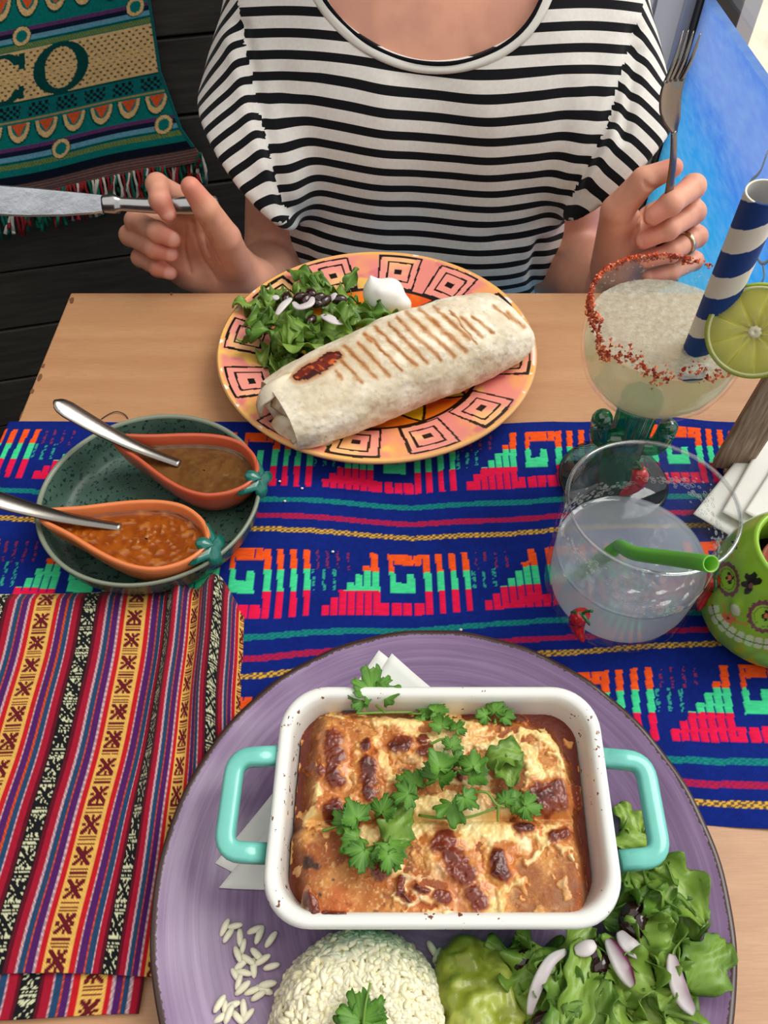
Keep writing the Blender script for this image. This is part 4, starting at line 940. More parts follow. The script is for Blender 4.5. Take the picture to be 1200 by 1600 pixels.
def bean(p, ang, label, group, s=1.0):
    global bean_me
    V, F = ball((.0062, .0040, .0038)); V[:, 1] += -18 * V[:, 0] ** 2
    if bean_me is None: bean_me = mk('black_bean', V, F, m_bean); o = bean_me
    else: o = bean_me.copy(); COL.objects.link(o)
    o.location = tuple(p); o.rotation_euler = (rng.uniform(-.3, .3), rng.uniform(-.3, .3), ang); o.scale = (s, s, s)
    return tag(o, label, 'bean', group)

# ---- two broad leaves lying on the enchiladas
for x, y, a, L, Wd, bd, lab, sd in ((788, 1186, .35, .021, .013, 1.9, 'folded lettuce-like leaf to the right of the coriander cluster', 71), (790, 1212, -1.2, .014, .012, .6, 'smaller green leaf tucked below the folded one on the enchiladas', 73), (622, 1292, 1.2, .020, .015, .9, 'broad pale green leaf beside the left coriander sprig', 72)):
    V, F, c = leaf_mesh(enchi_top(x, y) + np.array([0, 0, .0075]), a, L, Wd, bd, .35, seed=sd, rib=.15, shade=.45)
    tag(mk('herb_leaf', V, F, m_let, col=c, solid=.0004), lab, 'herb leaf', 'broad leaves on the enchiladas')
# ---- salad beside the burrito
G1 = 'lettuce pieces beside the burrito'
cl = 'torn green lettuce piece in the heap beside the burrito'
spots = [(400, 480), (415, 500), (430, 520), (445, 540), (455, 555), (470, 540), (490, 545), (510, 540), (520, 520), (500, 520), (480, 515), (460, 505), (440, 490), (425, 475), (450, 470), (470, 460), (490, 455), (510, 470), (530, 490), (545, 505), (555, 485), (540, 475), (570, 495), (585, 490), (520, 455), (500, 440), (480, 445), (430, 460), (410, 465), (445, 510), (475, 490), (505, 495), (465, 575), (440, 560), (535, 510), (560, 510), (420, 545), (450, 580), (475, 585), (430, 575), (500, 560), (405, 520), (455, 530)]
for i, (x, y) in enumerate(spots):
    dc = math.hypot((x - 475) / 110, (y - 500) / 75); z = .013 + .030 * max(0, 1 - dc ** 1.6) + .003 * (i % 3)
    lettuce(PZ(x, y, z), rng.uniform(0, 6.28), rng.uniform(.022, .040), rng.uniform(.012, .020), rng.uniform(-2.2, 2.2), rng.uniform(.5, 1.1), cl, G1, seed=i, rib=rng.uniform(0, .7), shade=rng.uniform(.05, .75), roll=rng.uniform(-.9, .9), tilt=rng.uniform(-.5, .5), twist=rng.uniform(-2, 2))
lettuce(PZ(484, 432, .030), 2.65, .046, .015, .7, .5, 'long dark lettuce strip pointing up-left above the salad heap', G1, seed=91, rib=.15, shade=.1, tilt=.1)
lettuce(PZ(548, 436, .026), 1.15, .026, .011, .5, .5, 'small dark lettuce piece standing next to the sour cream', G1, seed=92, rib=.1, shade=.05, tilt=.5)
lettuce(PZ(392, 478, .028), 2.7, .036, .014, .9, .6, 'pale lettuce tip hanging over the left plate edge', G1, seed=93, rib=.6, shade=.7, tilt=.1)
lettuce(PZ(540, 478, .036), -.7, .026, .013, 2.6, .2, 'curled smooth lettuce loop in front of the sour cream', G1, seed=94, rib=.1, shade=.5)
lettuce(PZ(595, 488, .024), -.1, .030, .012, .7, .9, 'dark lettuce shred lying against the sour cream', G1, seed=95, rib=.1, shade=.05)
G2 = 'white onion strips on the burrito salad'
onion([(432, 492, .050), (442, 478, .052), (455, 466, .052)], .0032, .002, 'straight white onion strip at the left of the salad top', .1, G2, 1)
onion([(458, 472, .050), (468, 480, .051), (482, 476, .052), (489, 464, .050)], .0034, .002, 'curved white onion strip between the beans', .1, G2, 2)
onion([(503, 492, .046), (512, 496, .048), (524, 502, .047), (536, 505, .043)], .0042, .002, 'short wide white onion piece low in the salad', .05, G2, 3)
onion([(428, 462, .044), (434, 468, .044)], .0030, .002, 'tiny white onion bit at the upper left of the salad', .05, G2, 4)
onion([(515, 470, .044), (522, 462, .046), (524, 458, .046)], .0028, .002, 'thin onion end beside the right-hand beans', .2, G2, 5)
G3 = 'black beans on the burrito salad'
for x, y, z, a in ((470, 464, .050, .3), (478, 468, .052, 1.2), (486, 458, .052, 2.0), (497, 466, .052, .5), (494, 474, .051, 2.6), (508, 470, .050, 1.0), (530, 468, .047, .1), (447, 466, .047, 1.6), (486, 500, .045, 1.2), (460, 568, .022, .8), (472, 562, .022, 2.0)):
    bean(PZ(x, y, z), a, 'glossy black bean on the lettuce beside the burrito', G3, 1.05)
# sour cream
fs = Field(PZ(606, 470, .012) - [.035, .03, .02], PZ(606, 470, .012) + [.035, .035, .05], .0013)
b = PZ(602, 474, .018)
fs.ell(b + [0, 0, .006], (.0175, .014, .015), .004); fs.ell(b + [.013, -.006, .003], (.0095, .008, .0085), .004); fs.ell(b + [-.009, .002, .010], (.010, .009, .012), .004); fs.cap(b + [-.010, .004, .016], b + [-.0125, .005, .0235], .005, .0012, .005); fs.ell(b + [.004, .004, .013], (.010, .008, .008), .004); fs.cap(b + [-.004, -.006, .016], b + [.010, -.006, .012], .003, .002, .004)
V, F = fs.mesh(); V = laplace(V, F, 2)
tag(mk('sour_cream', V, F, mat('cream_surface', C(244, 242, 236), 0.35, sss=0.3, sssr=(.004, .003, .002)), origin=b), 'dollop of white sour cream between the salad and the burrito', 'sour cream')

# ================================================================ burrito
def burrito():
    L = PZ(446, 640, .036); R = PZ(806, 497, .040); ax = R - L; ax[2] = 0; ln = np.linalg.norm(ax); ax /= ln; lat = np.array([-ax[1], ax[0], 0])
    nt, na = 330, 220
    t = np.linspace(-.03, 1.0, nt); a = np.linspace(0, 2 * np.pi, na, endpoint=False)
    tk = [-.03, 0, .06, .15, .35, .55, .75, .88, .95, .985, 1.0]
    wk = np.interp(t, tk, [.031, .0335, .036, .0375, .039, .040, .0385, .0365, .0335, .0300, .026]); hk = np.interp(t, tk, [.020, .0215, .0245, .0275, .030, .031, .030, .0265, .0215, .0160, .008])
    wk = np.convolve(np.pad(wk, 6, 'edge'), np.ones(13) / 13, 'valid'); hk = np.convolve(np.pad(hk, 6, 'edge'), np.ones(13) / 13, 'valid')
    Tt, Aa = np.meshgrid(t, a, indexing='ij')
    ca, sa = np.cos(Aa), np.sin(Aa); p = 2.35
    cs = np.sign(ca) * np.abs(ca) ** (2 / p); ss = np.sign(sa) * np.abs(sa) ** (2 / p); ss = np.where(ss < 0, ss * .80, ss)
    P3 = np.stack([Tt * 4.2, ca * .8, sa * .8], -1); lump = fbm(P3, 3.2, 3, 3) - .5; fine = fbm(P3, 22, 7, 2) - .5
    sc = 1 + .10 * lump + .012 * fine
    zc = T + .0125 + np.interp(t, [-.03, .5, 1], [.0185, .0250, .0225])
    # long seam fold running along the near side and a shallow dent near the right end
    y = wk[:, None] * cs * sc; z = hk[:, None] * ss * sc
    V = L + ax * (Tt * ln)[..., None] + lat * y[..., None]; V[..., 2] = zc[:, None] + z
    V[..., 2] = np.maximum(V[..., 2], surface_z(V[..., 0], V[..., 1]) + .0008)
    # right end closes, left end turns inward
    endc = V[-1].mean(0); rows = [V]
    for k in (.75, .4, .05): rows.append((endc + (V[-1] - endc) * k + ax * (.003 * (1 - k)))[None])
    lc = V[0].mean(0); inn = []
    for k, dx in ((.80, .034), (.84, .016), (.90, .004)): inn.append((lc + (V[0] - lc) * k + ax * dx)[None])
    cap_ = (lc + (V[0] - lc) * .04 + ax * .036)[None]
    Vall = np.concatenate([cap_] + inn + rows); nr = len(Vall); flat = Vall.reshape(-1, 3)
    px, py = proj(flat)
    Q = np.stack([flat[:, 0], flat[:, 1], flat[:, 2]], -1)
    n1 = fbm(Q, 60, 4, 4); n2 = fbm(Q, 240, 8, 3); n3 = fbm(Q, 500, 15, 2)
    c = mix(np.tile(CA(242, 230, 206), (len(flat), 1)), CA(216, 200, 170), sstep(.42, .68, n1)); c = mix(c, CA(196, 176, 142), sstep(.60, .74, n2) * .55); c = mix(c, CA(246, 242, 232), sstep(.56, .70, n3) * .5)
    c = mix(c, CA(176, 160, 140), sstep(.62, .74, n3) * sstep(.45, .6, n2) * .5)
    c = mix(c, CA(204, 184, 150), sstep(.5, .62, fbm(Q, 30, 40)) * .5)
    o2 = lambda q: (320 + q[0] / 2.2222, 380 + q[1] / 2.2222)
    marks = [((455, 445), (475, 470), 4), ((470, 402), (545, 482), 4.5), ((485, 360), (592, 465), 5.5), ((532, 348), (640, 460), 5), ((555, 315), (600, 352), 5), ((596, 352), (688, 442), 3.5), ((592, 292), (735, 428), 4.5), ((638, 278), (662, 302), 3.5), ((662, 300), (770, 415), 5.5), ((665, 255), (822, 408), 5), ((700, 240), (868, 392), 5.5), ((745, 225), (800, 275), 4), ((790, 265), (905, 377), 6), ((795, 218), (840, 260), 3.5), ((830, 250), (917, 335), 5), ((850, 232), (945, 352), 2.5), ((890, 260), (965, 325), 4.5), ((930, 255), (1002, 312), 3.5), ((1000, 215), (1060, 262), 3), ((1050, 240), (1105, 290), 5), ((560, 330), (575, 345), 4)]
    up = (np.arange(len(flat)) // na) > 3
    for p0, p1, w in marks:
        w = w * .68; d, par = polyd(px + (n2 - .5) * 8, py + (n1 - .5) * 7, [o2(p0), o2(p1)]); k = sstep(w * .95, w * .25, d) * up
        c = mix(c, CA(196, 142, 86), np.clip(sstep(w * 1.9, w * .5, d) * up * .8, 0, 1)); c = mix(c, CA(150, 88, 40), k * (.35 + .8 * np.clip(n2, 0, 1) * (n1 > .45)))
    burn = [(455, 588), (462, 596), (480, 594), (502, 584), (524, 568), (536, 556), (530, 549), (512, 551), (494, 562), (470, 574)]
    bd = polyd(px, py, burn + burn[:1])[0]; ins = inpoly(px + (n2 - .5) * 8, py + (n1 - .5) * 8, burn) & up
    c = mix(c, CA(188, 120, 66), sstep(7, 0, bd) * up * .8); c[ins] = mix(np.tile(CA(112, 34, 18), (ins.sum(), 1)), CA(206, 96, 40), sstep(.50, .62, n2[ins])); dk = ins & ((n1 > .56) | (bd < 3)); c[dk] = CA(66, 24, 18)
    c[:na] = CA(96, 60, 40)
    root = empty('burrito', tuple(L + ax * ln / 2 * 1.0 - np.array([0, 0, .025])), 'large grilled flour tortilla burrito on the painted plate', 'burrito')
    m = mat('tortilla_skin', rough=0.62, attr=True, spec=0.3, bump=(420, 0.35, 0.0007), sss=0.08, sssr=(.004, .002, .001))
    mk('wrap', flat, gridF(nr, na, closev=True), m, root, col=c)
    # folded tortilla edges at the open left end
    def flap(rowpts, thick, name):
        A_ = [smooth_curve([PZ(*q) for q in r], 24) for r in rowpts]; G = np.stack(A_); K = np.stack([smooth_curve(G[:, j], 16) for j in range(24)], 1)
        Vf = K.reshape(-1, 3); Q = Vf; n_ = fbm(Q, 200, 3); cf_ = mix(np.tile(CA(234, 222, 196), (len(Vf), 1)), CA(206, 178, 134), sstep(.45, .7, n_)); jj = np.tile(np.arange(24), 16); ii = np.repeat(np.arange(16), 24)
        cf_ = mix(cf_, CA(190, 148, 98), sstep(3, 0, 15 - ii) * .5)
        mk(name, Vf, gridF(16, 24), m, root, col=cf_, solid=thick)
    flap([[(470, 575, .052), (452, 590, .055), (438, 612, .050)], [(440, 590, .053), (428, 600, .054), (424, 625, .047)], [(420, 600, .047), (409, 614, .047), (410, 636, .041)], [(410, 612, .037), (403, 632, .035), (408, 652, .029)]], .0028, 'upper_fold')
    flap([[(438, 612, .050), (462, 620, .051), (490, 640, .045)], [(428, 622, .045), (458, 640, .046), (484, 655, .041)], [(424, 634, .037), (450, 650, .038), (478, 664, .036)]], .0026, 'middle_fold')
    flap([[(520, 690, .022), (505, 700, .018), (480, 704, .014)], [(496, 660, .036), (478, 674, .033), (455, 690, .020)], [(470, 652, .036), (450, 660, .034), (436, 676, .022)], [(448, 648, .034), (432, 652, .033), (424, 662, .026)]], .0028, 'lower_fold')
burrito()

# ================================================================ on the lavender plate: rice, guacamole, salad, paper napkins
m_rice = mat('rice_grain', rough=0.38, attr=True, sss=0.25, sssr=(.003, .0025, .0015))
th = np.linspace(0.05, np.pi - .05, 7); GV, GF = lathe(np.stack([np.sin(th) ** .8, -np.cos(th)], 1), 7); GV = GV[:, [2, 1, 0]] * np.array([.0036, .00140, .00125]); GV[:, 2] -= 30 * GV[:, 0] ** 2; GF = np.asarray(GF)
RC = np.array([PZ(562, 1540, .035)[0], PZ(560, 1468, .036)[1] - .033, 0]); RC[2] = T + .0098
def rice_mound():
    prof = np.array([(0, .0310), (.014, .0310), (.024, .0303), (.0300, .0280), (.0335, .0225), (.0362, .014), (.040, .0)])
    Vd, Fd = lathe(prof[::-1], 48, RC); root = mk('rice_mound', Vd, Fd, mat('rice_core', C(226, 218, 186), 0.6), origin=RC)
    tag(root, 'moulded mound of white rice at the near edge of the lavender plate', 'rice', kind='stuff')
    N = 3000; s = rng.random(N) ** .8; sl = np.r_[0, np.cumsum(np.hypot(*np.diff(prof, axis=0).T))]; u = s * sl[-1]
    rr = np.interp(u, sl, prof[:, 0]); zz = np.interp(u, sl, prof[:, 1]); a = rng.random(N) * 2 * np.pi
    V = np.empty((N, len(GV), 3)); c = np.empty((N, len(GV), 3))
    for i in range(N):
        k = np.searchsorted(sl, u[i], side='right') - 1; k = min(max(k, 0), len(prof) - 2); tn = prof[k + 1] - prof[k]; tn = tn / np.linalg.norm(tn)
        rd = np.array([math.cos(a[i]), math.sin(a[i]), 0]); t1 = rd * tn[0] + np.array([0, 0, tn[1]]); t2 = np.array([-rd[1], rd[0], 0]); nn = np.cross(t1, t2); nn = nn if nn[2] + rd @ nn > 0 else -nn
        b = rng.random() * 6.28; d = math.cos(b) * t1 + math.sin(b) * t2 + rng.normal(0, .38) * nn; d /= np.linalg.norm(d); sd = np.cross(nn, d); sd /= np.linalg.norm(sd); nz_ = np.cross(d, sd)
        sc = rng.uniform(.78, 1.15)
        V[i] = RC + rd * rr[i] + np.array([0, 0, zz[i]]) + nn * rng.uniform(.0002, .0016) + (GV * sc) @ np.stack([d, sd, nz_]); c[i] = CA(255, 246, 214) * rng.uniform(.88, 1.05) * np.array([1, rng.uniform(.97, 1.0), rng.uniform(.85, 1.0)])
    F = (GF[None] + (np.arange(N) * len(GV))[:, None, None]).reshape(-1, 4)
    g = mk('rice_grains', V.reshape(-1, 3), F, m_rice, root, col=c.reshape(-1, 3)); g['kind'] = 'stuff'
rice_mound()
lg = None
loose = [(352, 1450, 70), (358, 1462, 60), (368, 1448, 10), (375, 1465, 100), (380, 1480, 80), (372, 1492, 120), (398, 1452, 20), (405, 1460, 70), (388, 1500, 150), (376, 1508, 40), (402, 1492, 140), (410, 1500, 30), (396, 1512, 100), (382, 1520, 170), (424, 1510, 15), (368, 1524, 130), (374, 1534, 80), (380, 1545, 40), (394, 1548, 20), (404, 1556, 30), (418, 1538, 10), (412, 1546, 160), (423, 1467, 55), (346, 1570, 60), (354, 1577, 110), (364, 1572, 20), (360, 1586, 70), (372, 1590, 140), (388, 1588, 50), (382, 1578, 100), (350, 1590, 30), (690, 1508, 170), (683, 1492, 60), (697, 1498, 20), (676, 1482, 120)]
for i, (x, y, a) in enumerate(loose):
    p = PZ(x, y, .013); p[2] = surface_z(p[0], p[1]) + .0012 + .0008 * (i % 3)
    if lg is None: lg = mk('rice_grain', GV, GF, m_rice, col=np.tile(CA(238, 232, 206), (len(GV), 1))); o = lg
    else: o = lg.copy(); COL.objects.link(o)
    o.location = tuple(p); o.rotation_euler = (rng.uniform(-.2, .2), rng.uniform(-.15, .15), math.radians(a)); s = rng.uniform(1.0, 1.25); o.scale = (s, s * 1.05, s)
    lab = 'loose white rice grain scattered on the plate left of the mound' if x < 600 else 'loose white rice grain between the rice mound and the guacamole'
    tag(o, lab, 'rice', 'loose rice grains' if x < 600 else 'rice grains near the guacamole')
# coriander leaf on the rice
pl = RC + np.array([.002, -.004, .038])
cr = empty('coriander_leaf', tuple(pl), 'bright coriander leaf standing on the rice mound', 'coriander')
for ang, sz, ti in ((100, .018, .35), (60, .016, .2), (140, .015, .2)):
    V, F, c = cil_leaf(pl + [0, 0, .001], math.radians(ang), sz, ti, seed=int(ang)); mk('leaf', V, F, m_cil, cr, col=c, solid=.0003)
stem_part(cr, [pl + [0, .001, .002], pl + [.001, .010, .006], pl + [.003, .018, .007]])
# guacamole
gc_ = PZ(752, 1560, .022); gf = Field(gc_ - [.04, .05, .03], gc_ + [.04, .04, .04], .0013); g0 = gc_.copy(); g0[2] = T + .012
for x, y, z, r in ((735, 1510, .016, .0125), (752, 1530, .018, .0125), (725, 1545, .016, .013), (765, 1565, .018, .014), (735, 1585, .018, .015), (785, 1595, .014, .012), (712, 1580, .012, .012), (755, 1500, .014, .009), (800, 1600, .012, .010), (745, 1610, .016, .016)):
    gf.ell(PZ(x, y, z), (r, r * .9, r * .8), .008)
V, F = gf.mesh(); nrm = normals(V, F); rid = np.abs(fbm(V * [1, 1, .6], 75, 3, 3) - .5) * 2; V = V + nrm * ((.28 - rid) * .0085 + (fbm(V, 260, 13, 3) - .5) * .002)[:, None]; V = laplace(V, F, 1, .4); V[:, 2] = np.maximum(V[:, 2], surface_z(V[:, 0], V[:, 1]) + .0003)
n_ = fbm(V, 130, 6); c = mix(np.tile(CA(128, 136, 38), (len(V), 1)), CA(164, 172, 74), sstep(.42, .62, n_)); c = mix(c, CA(108, 126, 34), sstep(.55, .7, fbm(V, 260, 19)) * .7)
tag(mk('guacamole', V, F, mat('guacamole_surface', rough=0.3, attr=True, spec=0.5, bump=(600, .3, .0006), sss=.1, sssr=(.003, .003, .001)), col=c, origin=g0), 'lumpy scoop of green guacamole beside the rice', 'guacamole')
# salad on the right of the plate
G4 = 'lettuce pieces beside the guacamole'; cl2 = 'torn green lettuce piece in the salad below the baking dish'
spots = [(800, 1500), (820, 1515), (850, 1500), (870, 1530), (845, 1550), (900, 1540), (920, 1560), (940, 1540), (880, 1570), (960, 1570), (930, 1590), (985, 1560), (1000, 1535), (1015, 1510), (1020, 1470), (1000, 1440), (1010, 1410), (1030, 1390), (1045, 1430), (1040, 1460), (1050, 1500), (1035, 1545), (1010, 1580), (970, 1600), (905, 1600), (860, 1590), (1060, 1460), (1025, 1430), (995, 1400), (1020, 1370), (1050, 1380), (985, 1500), (960, 1530), (890, 1500), (835, 1580), (1045, 1580), (1065, 1540), (915, 1515), (1005, 1470), (1060, 1410)]
for i, (x, y) in enumerate(spots):
    z = .020 + .010 * math.sin(i * 1.7) ** 2 + (.006 if 860 < x < 1040 else 0)
    lettuce(PZ(x, y, z), rng.uniform(0, 6.28), rng.uniform(.022, .038), rng.uniform(.012, .021), rng.uniform(-2.0, 2.0), rng.uniform(.4, 1.0), cl2, G4, seed=200 + i, rib=rng.uniform(0, .7), shade=rng.uniform(.1, .9), roll=rng.uniform(-.7, .7), tilt=rng.uniform(-.35, .35), twist=rng.uniform(-1.6, 1.6))
lettuce(PZ(1052, 1385, .032), -.9, .040, .024, .8, .5, 'broad bright lettuce leaf against the right plate rim', G4, seed=301, rib=.5, shade=.75)
lettuce(PZ(1108, 1505, .032), .75, .030, .021, .9, .3, 'smooth lettuce leaf tip hanging over the right plate rim', G4, seed=302, rib=.1, shade=.45)
lettuce(PZ(984, 1278, .019), -1.0, .018, .013, .8, .4, 'pale lettuce scrap inside the right dish handle loop', G4, seed=303, rib=.6, shade=1.0)
lettuce(PZ(990, 1312, .018), .2, .022, .014, .5, .8, 'ruffled lettuce scrap below the pale one in the handle loop', G4, seed=304, rib=.1, shade=.9)
lettuce(PZ(1022, 1590, .030), -.3, .026, .012, .8, .5, 'yellow-green lettuce end at the bottom of the plate', G4, seed=305, rib=.5, shade=1.2)
lettuce(PZ(905, 1540, .036), 1.25, .040, .016, .8, .3, 'folded light lettuce leaf standing left of the purple onion', G4, seed=306, rib=.5, shade=.8)
V, F = tube(smooth_curve([PZ(884, 1608, .026), PZ(890, 1590, .028), PZ(898, 1572, .028)], 12), np.linspace(.0062, .0052, 12), 14, flat=.6, power=3); cc = mix(np.tile(CA(206, 220, 150), (len(V), 1)), CA(160, 190, 90), vnoise(V, 300, 2) ** 2)
tag(mk('lettuce_rib', V, F, m_let, col=cc), 'thick pale romaine rib piece at the bottom edge', 'lettuce')
G5 = 'red onion slices in the plate salad'
onion([(884, 1486, .034), (862, 1500, .036), (844, 1530, .036), (832, 1562, .032), (827, 1585, .028)], .0028, .0026, 'long thin red onion arc beside the guacamole', .35, G5, 11)
onion([(950, 1468, .034), (962, 1490, .036), (976, 1518, .037), (988, 1540, .034)], .0042, .0035, 'deep purple onion piece in the middle of the salad', 1.0, G5, 12)
onion([(968, 1456, .034), (980, 1474, .036), (1000, 1490, .035), (1006, 1496, .034)], .0040, .003, 'whitish onion piece right under the dish corner', .35, G5, 13)
onion([(1050, 1492, .037), (1054, 1520, .039), (1064, 1552, .038), (1084, 1582, .030)], .0040, .003, 'white onion slice with a purple edge near the right rim', .7, G5, 14)
onion([(898, 1486, .033), (915, 1482, .034), (930, 1474, .034)], .0034, .0026, 'short white onion end poking out from under the dish', .2, G5, 15)
G6 = 'black beans in the plate salad'
for x, y, z, a in ((940, 1505, .034, .6), (930, 1492, .033, 2.0), (945, 1520, .032, 1.4), (990, 1425, .034, .3), (996, 1440, .034, 1.1), (985, 1450, .033, 2.2), (822, 1500, .026, .2), (845, 1600, .030, .8)):
    bean(PZ(x, y, z), a, 'dark glossy bean in the salad right of the guacamole', G6, 1.15)
# paper napkins under the baking dish
m_paper = mat('white_paper', C(232, 230, 224), 0.8, spec=0.2, var=(60, .05))
def paper(q, name, label, lift, group):
    lift = lift * .5; q = [PZ(x, y, .012) for x, y in q]
    def fn(U, Vv):
        P = (1 - U)[..., None] * ((1 - Vv)[..., None] * q[0] + Vv[..., None] * q[3]) + U[..., None] * ((1 - Vv)[..., None] * q[1] + Vv[..., None] * q[2])
        P[..., 2] = surface_z(P[..., 0], P[..., 1]) + lift + .0001 * np.sin(U * 14) * np.sin(Vv * 9); return P
    V, F, _, _ = grid(fn, 30, 14); tag(mk(name, V, F, m_paper, solid=.0004), label, 'paper napkin', group)
paper([(338, 1352), (592, 1029), (700, 1100), (440, 1400)], 'paper_napkin', 'lower white paper napkin under the dish with its corner left of the other', .0010, 'paper napkins under the baking dish')
paper([(344, 1390), (612, 1033), (720, 1112), (520, 1390)], 'paper_napkin', 'upper white paper napkin under the dish, its edges shifted to the right', .0022, 'paper napkins under the baking dish')
# crumbs on the runner
m_cr = mat('crumb', C(236, 226, 206), 0.7)
cme = None
for x, y in ((437, 752), (472, 763), (445, 783), (520, 862), (720, 984)):
    V, F = ball((.0011, .0009, .0008), 8, 6)
    if cme is None: o = cme = mk('crumb', V, F, m_cr)
    else: o = cme.copy(); COL.objects.link(o)
    o.location = tuple(PZ(x, y, .0036)); tag(o, 'tiny pale crumb on the blue runner below the painted plate', 'crumb', 'crumbs on the runner')
# ================================================================ margarita glass with chilli salt rim
m_glass = glassmat('clear_glass', (0.985, 0.99, 0.99), 0.035, 0.015)
m_gglass = glassmat('green_glass', (0.14, 0.60, 0.45), 0.12, 0.03, 0.38, C(16, 138, 100))
m_foot = glassmat('smoky_green_glass', (0.30, 0.46, 0.46), 0.07, 0.02)
MG = np.array([0.166, 0.362, T + 0.0032])
mg = empty('margarita_glass', tuple(MG), 'wide margarita glass with a green cactus stem and chilli salt rim', 'glass')
def shell(outer, inner, seg=96):
    return lathe(list(outer) + list(inner)[::-1], seg)
RZ = .156
bo = [(0.0, .0835), (.012, .0840), (.024, .0868), (.034, .0935), (.0415, .1035), (.0460, .116), (.0478, .130), (.0482, .145), (.0478, RZ - .0008)]
bi = [(0.0, .0862), (.012, .0866), (.023, .0892), (.0325, .0955), (.0398, .105), (.0442, .117), (.0460, .130), (.0465, .145), (.0464, RZ - .0008), (.0471, RZ)]
V, F = shell(bo, bi); mk('bowl', V + MG, F, m_glass, mg)
# cactus stem: fluted column with two short arms
ang = np.linspace(0, 2 * np.pi, 60, endpoint=False)
def fluted(c0, c1, r0, r1, n=18):
    P = []
    for k in np.linspace(0, 1, n):
        c = c0 + (c1 - c0) * k; r = (r0 + (r1 - r0) * k) * (1 + .13 * np.abs(np.sin(ang * 5)) - .06); P.append(np.stack([c[0] + r * np.cos(ang), c[1] + r * np.sin(ang), np.full(60, c[2])], 1))
    return np.concatenate(P), [tuple(f) for f in gridF(n, 60, closev=True)]
parts = [fluted(MG + [0, 0, .006], MG + [0, 0, .0845], .0115, .0125)]
arm = smooth_curve([MG + [-.006, -.004, .050], MG + [-.020, -.006, .052], MG + [-.024, -.007, .064], MG + [-.024, -.007, .078]], 20); parts.append(tube(arm, np.r_[np.full(17, .0068), .006, .0045, .002], 14))
arm = smooth_curve([MG + [.006, -.002, .040], MG + [.019, -.004, .042], MG + [.022, -.004, .052], MG + [.022, -.004, .066]], 20); parts.append(tube(arm, np.r_[np.full(17, .0064), .006, .0045, .002], 14))
mk('cactus_stem', *join(parts), m_gglass, mg)
V, F = lathe([(0, 0), (.036, 0), (.0392, .0012), (.0394, .0022), (.037, .0035), (.02, .0055), (.012, .0075), (0, .008)], 80); mk('foot', V + MG, F, m_foot, mg)
# chilli salt: crystals stuck on and under the rim, thick on the left, sparse on the right
cs = []; cc = []; tet = np.array([(1, 1, 1), (1, -1, -1), (-1, 1, -1), (-1, -1, 1)], float); tf = [(0, 1, 2), (0, 3, 1), (0, 2, 3), (1, 3, 2)]
for i in range(2300):
    a = math.radians(rng.uniform(0, 360)); dl_ = math.degrees(a)
    dens = 1.0 if 90 < dl_ < 215 else (.55 if dl_ < 90 and dl_ > 60 else .30 if 215 <= dl_ < 262 else .24 if 262 <= dl_ < 330 else .10)
    if rng.random() > dens: continue
    drop = abs(rng.normal(0, .0045 if 150 < dl_ < 215 else .0022 if dl_ < 150 else .001))
    if dl_ >= 200: drop = abs(rng.normal(.011 + .004 * math.sin(a * 9), .0035))
    drop = min(drop, .030); zz = RZ - drop; rr = np.interp(zz, [q[1] for q in bo], [q[0] for q in bo]) + .0004
    if drop < .0012: rr -= rng.uniform(0, .0016); zz += .0004
    p = MG + [rr * math.cos(a), rr * math.sin(a), zz]; q, _ = np.linalg.qr(rng.normal(size=(3, 3))); cs.append((p + (tet * rng.uniform(.00035, .00100)) @ q, tf)); cc.append(np.tile([CA(222, 100, 48), CA(196, 72, 34), CA(232, 140, 92), CA(160, 48, 26)][int(rng.integers(4))], (4, 1)))
V, F = join(cs); sl_ = mk('chilli_salt', V, F, mat('chilli_salt_grain', rough=0.5, attr=True), mg, smooth=False, col=np.concatenate(cc)); sl_['kind'] = 'stuff'
# condensation beads inside the bowl
bd = []; bV, bF = ball((.0005, .0005, .0005), 6, 4); bF = [tuple(f) for f in bF]
for i in range(170):
    a = rng.uniform(0, 6.28); zz = rng.uniform(.136, RZ - .004); rr = np.interp(zz, [q[1] for q in bi[:-1]], [q[0] for q in bi[:-1]]) - .0002; bd.append((bV * rng.uniform(.5, 1.6) + MG + [rr * math.cos(a), rr * math.sin(a), zz], bF))
V, F = join(bd); dr = mk('water_beads', V, F, glassmat('water_bead', (.97, .97, .97), .22, .03), mg); dr['kind'] = 'stuff'

def liquid(name, c, prof, zt, rt, matbody, mattop, label, frothy):
    V, F = lathe(prof, 80); o = mk(name, V + c, F, matbody, origin=c); tag(o, label, 'drink')
    N = 40; r = np.linspace(0.0, 1, N) * rt; a = np.linspace(0, 2 * np.pi, 96, endpoint=False); Rg, Ag = np.meshgrid(r, a, indexing='ij'); x = Rg * np.cos(Ag); y = Rg * np.sin(Ag); P3 = np.stack([x, y, 0 * x], -1)
    z = zt + frothy * (fbm(P3, 260, 3) - .5) + .0012 * sstep(.93, 1, Rg / rt)
    mk('drink_surface', np.stack([x, y, z], -1).reshape(-1, 3) + c, gridF(N, 96, closev=True), mattop, o)
    return o
mb = glassmat('margarita_body', (.93, .93, .84), .02, .1, .52, C(236, 232, 190)); mt = glassmat('margarita_top', (.95, .95, .9), .05, .12, .58, C(240, 238, 222), 230)
ins = [(r - .0006, z) for r, z in bi if z < .138]; ins.append((.0456, .1385))
liquid('margarita', MG, ins, .1385, .0455, mb, mt, 'pale icy margarita filling the wide glass', .0022)

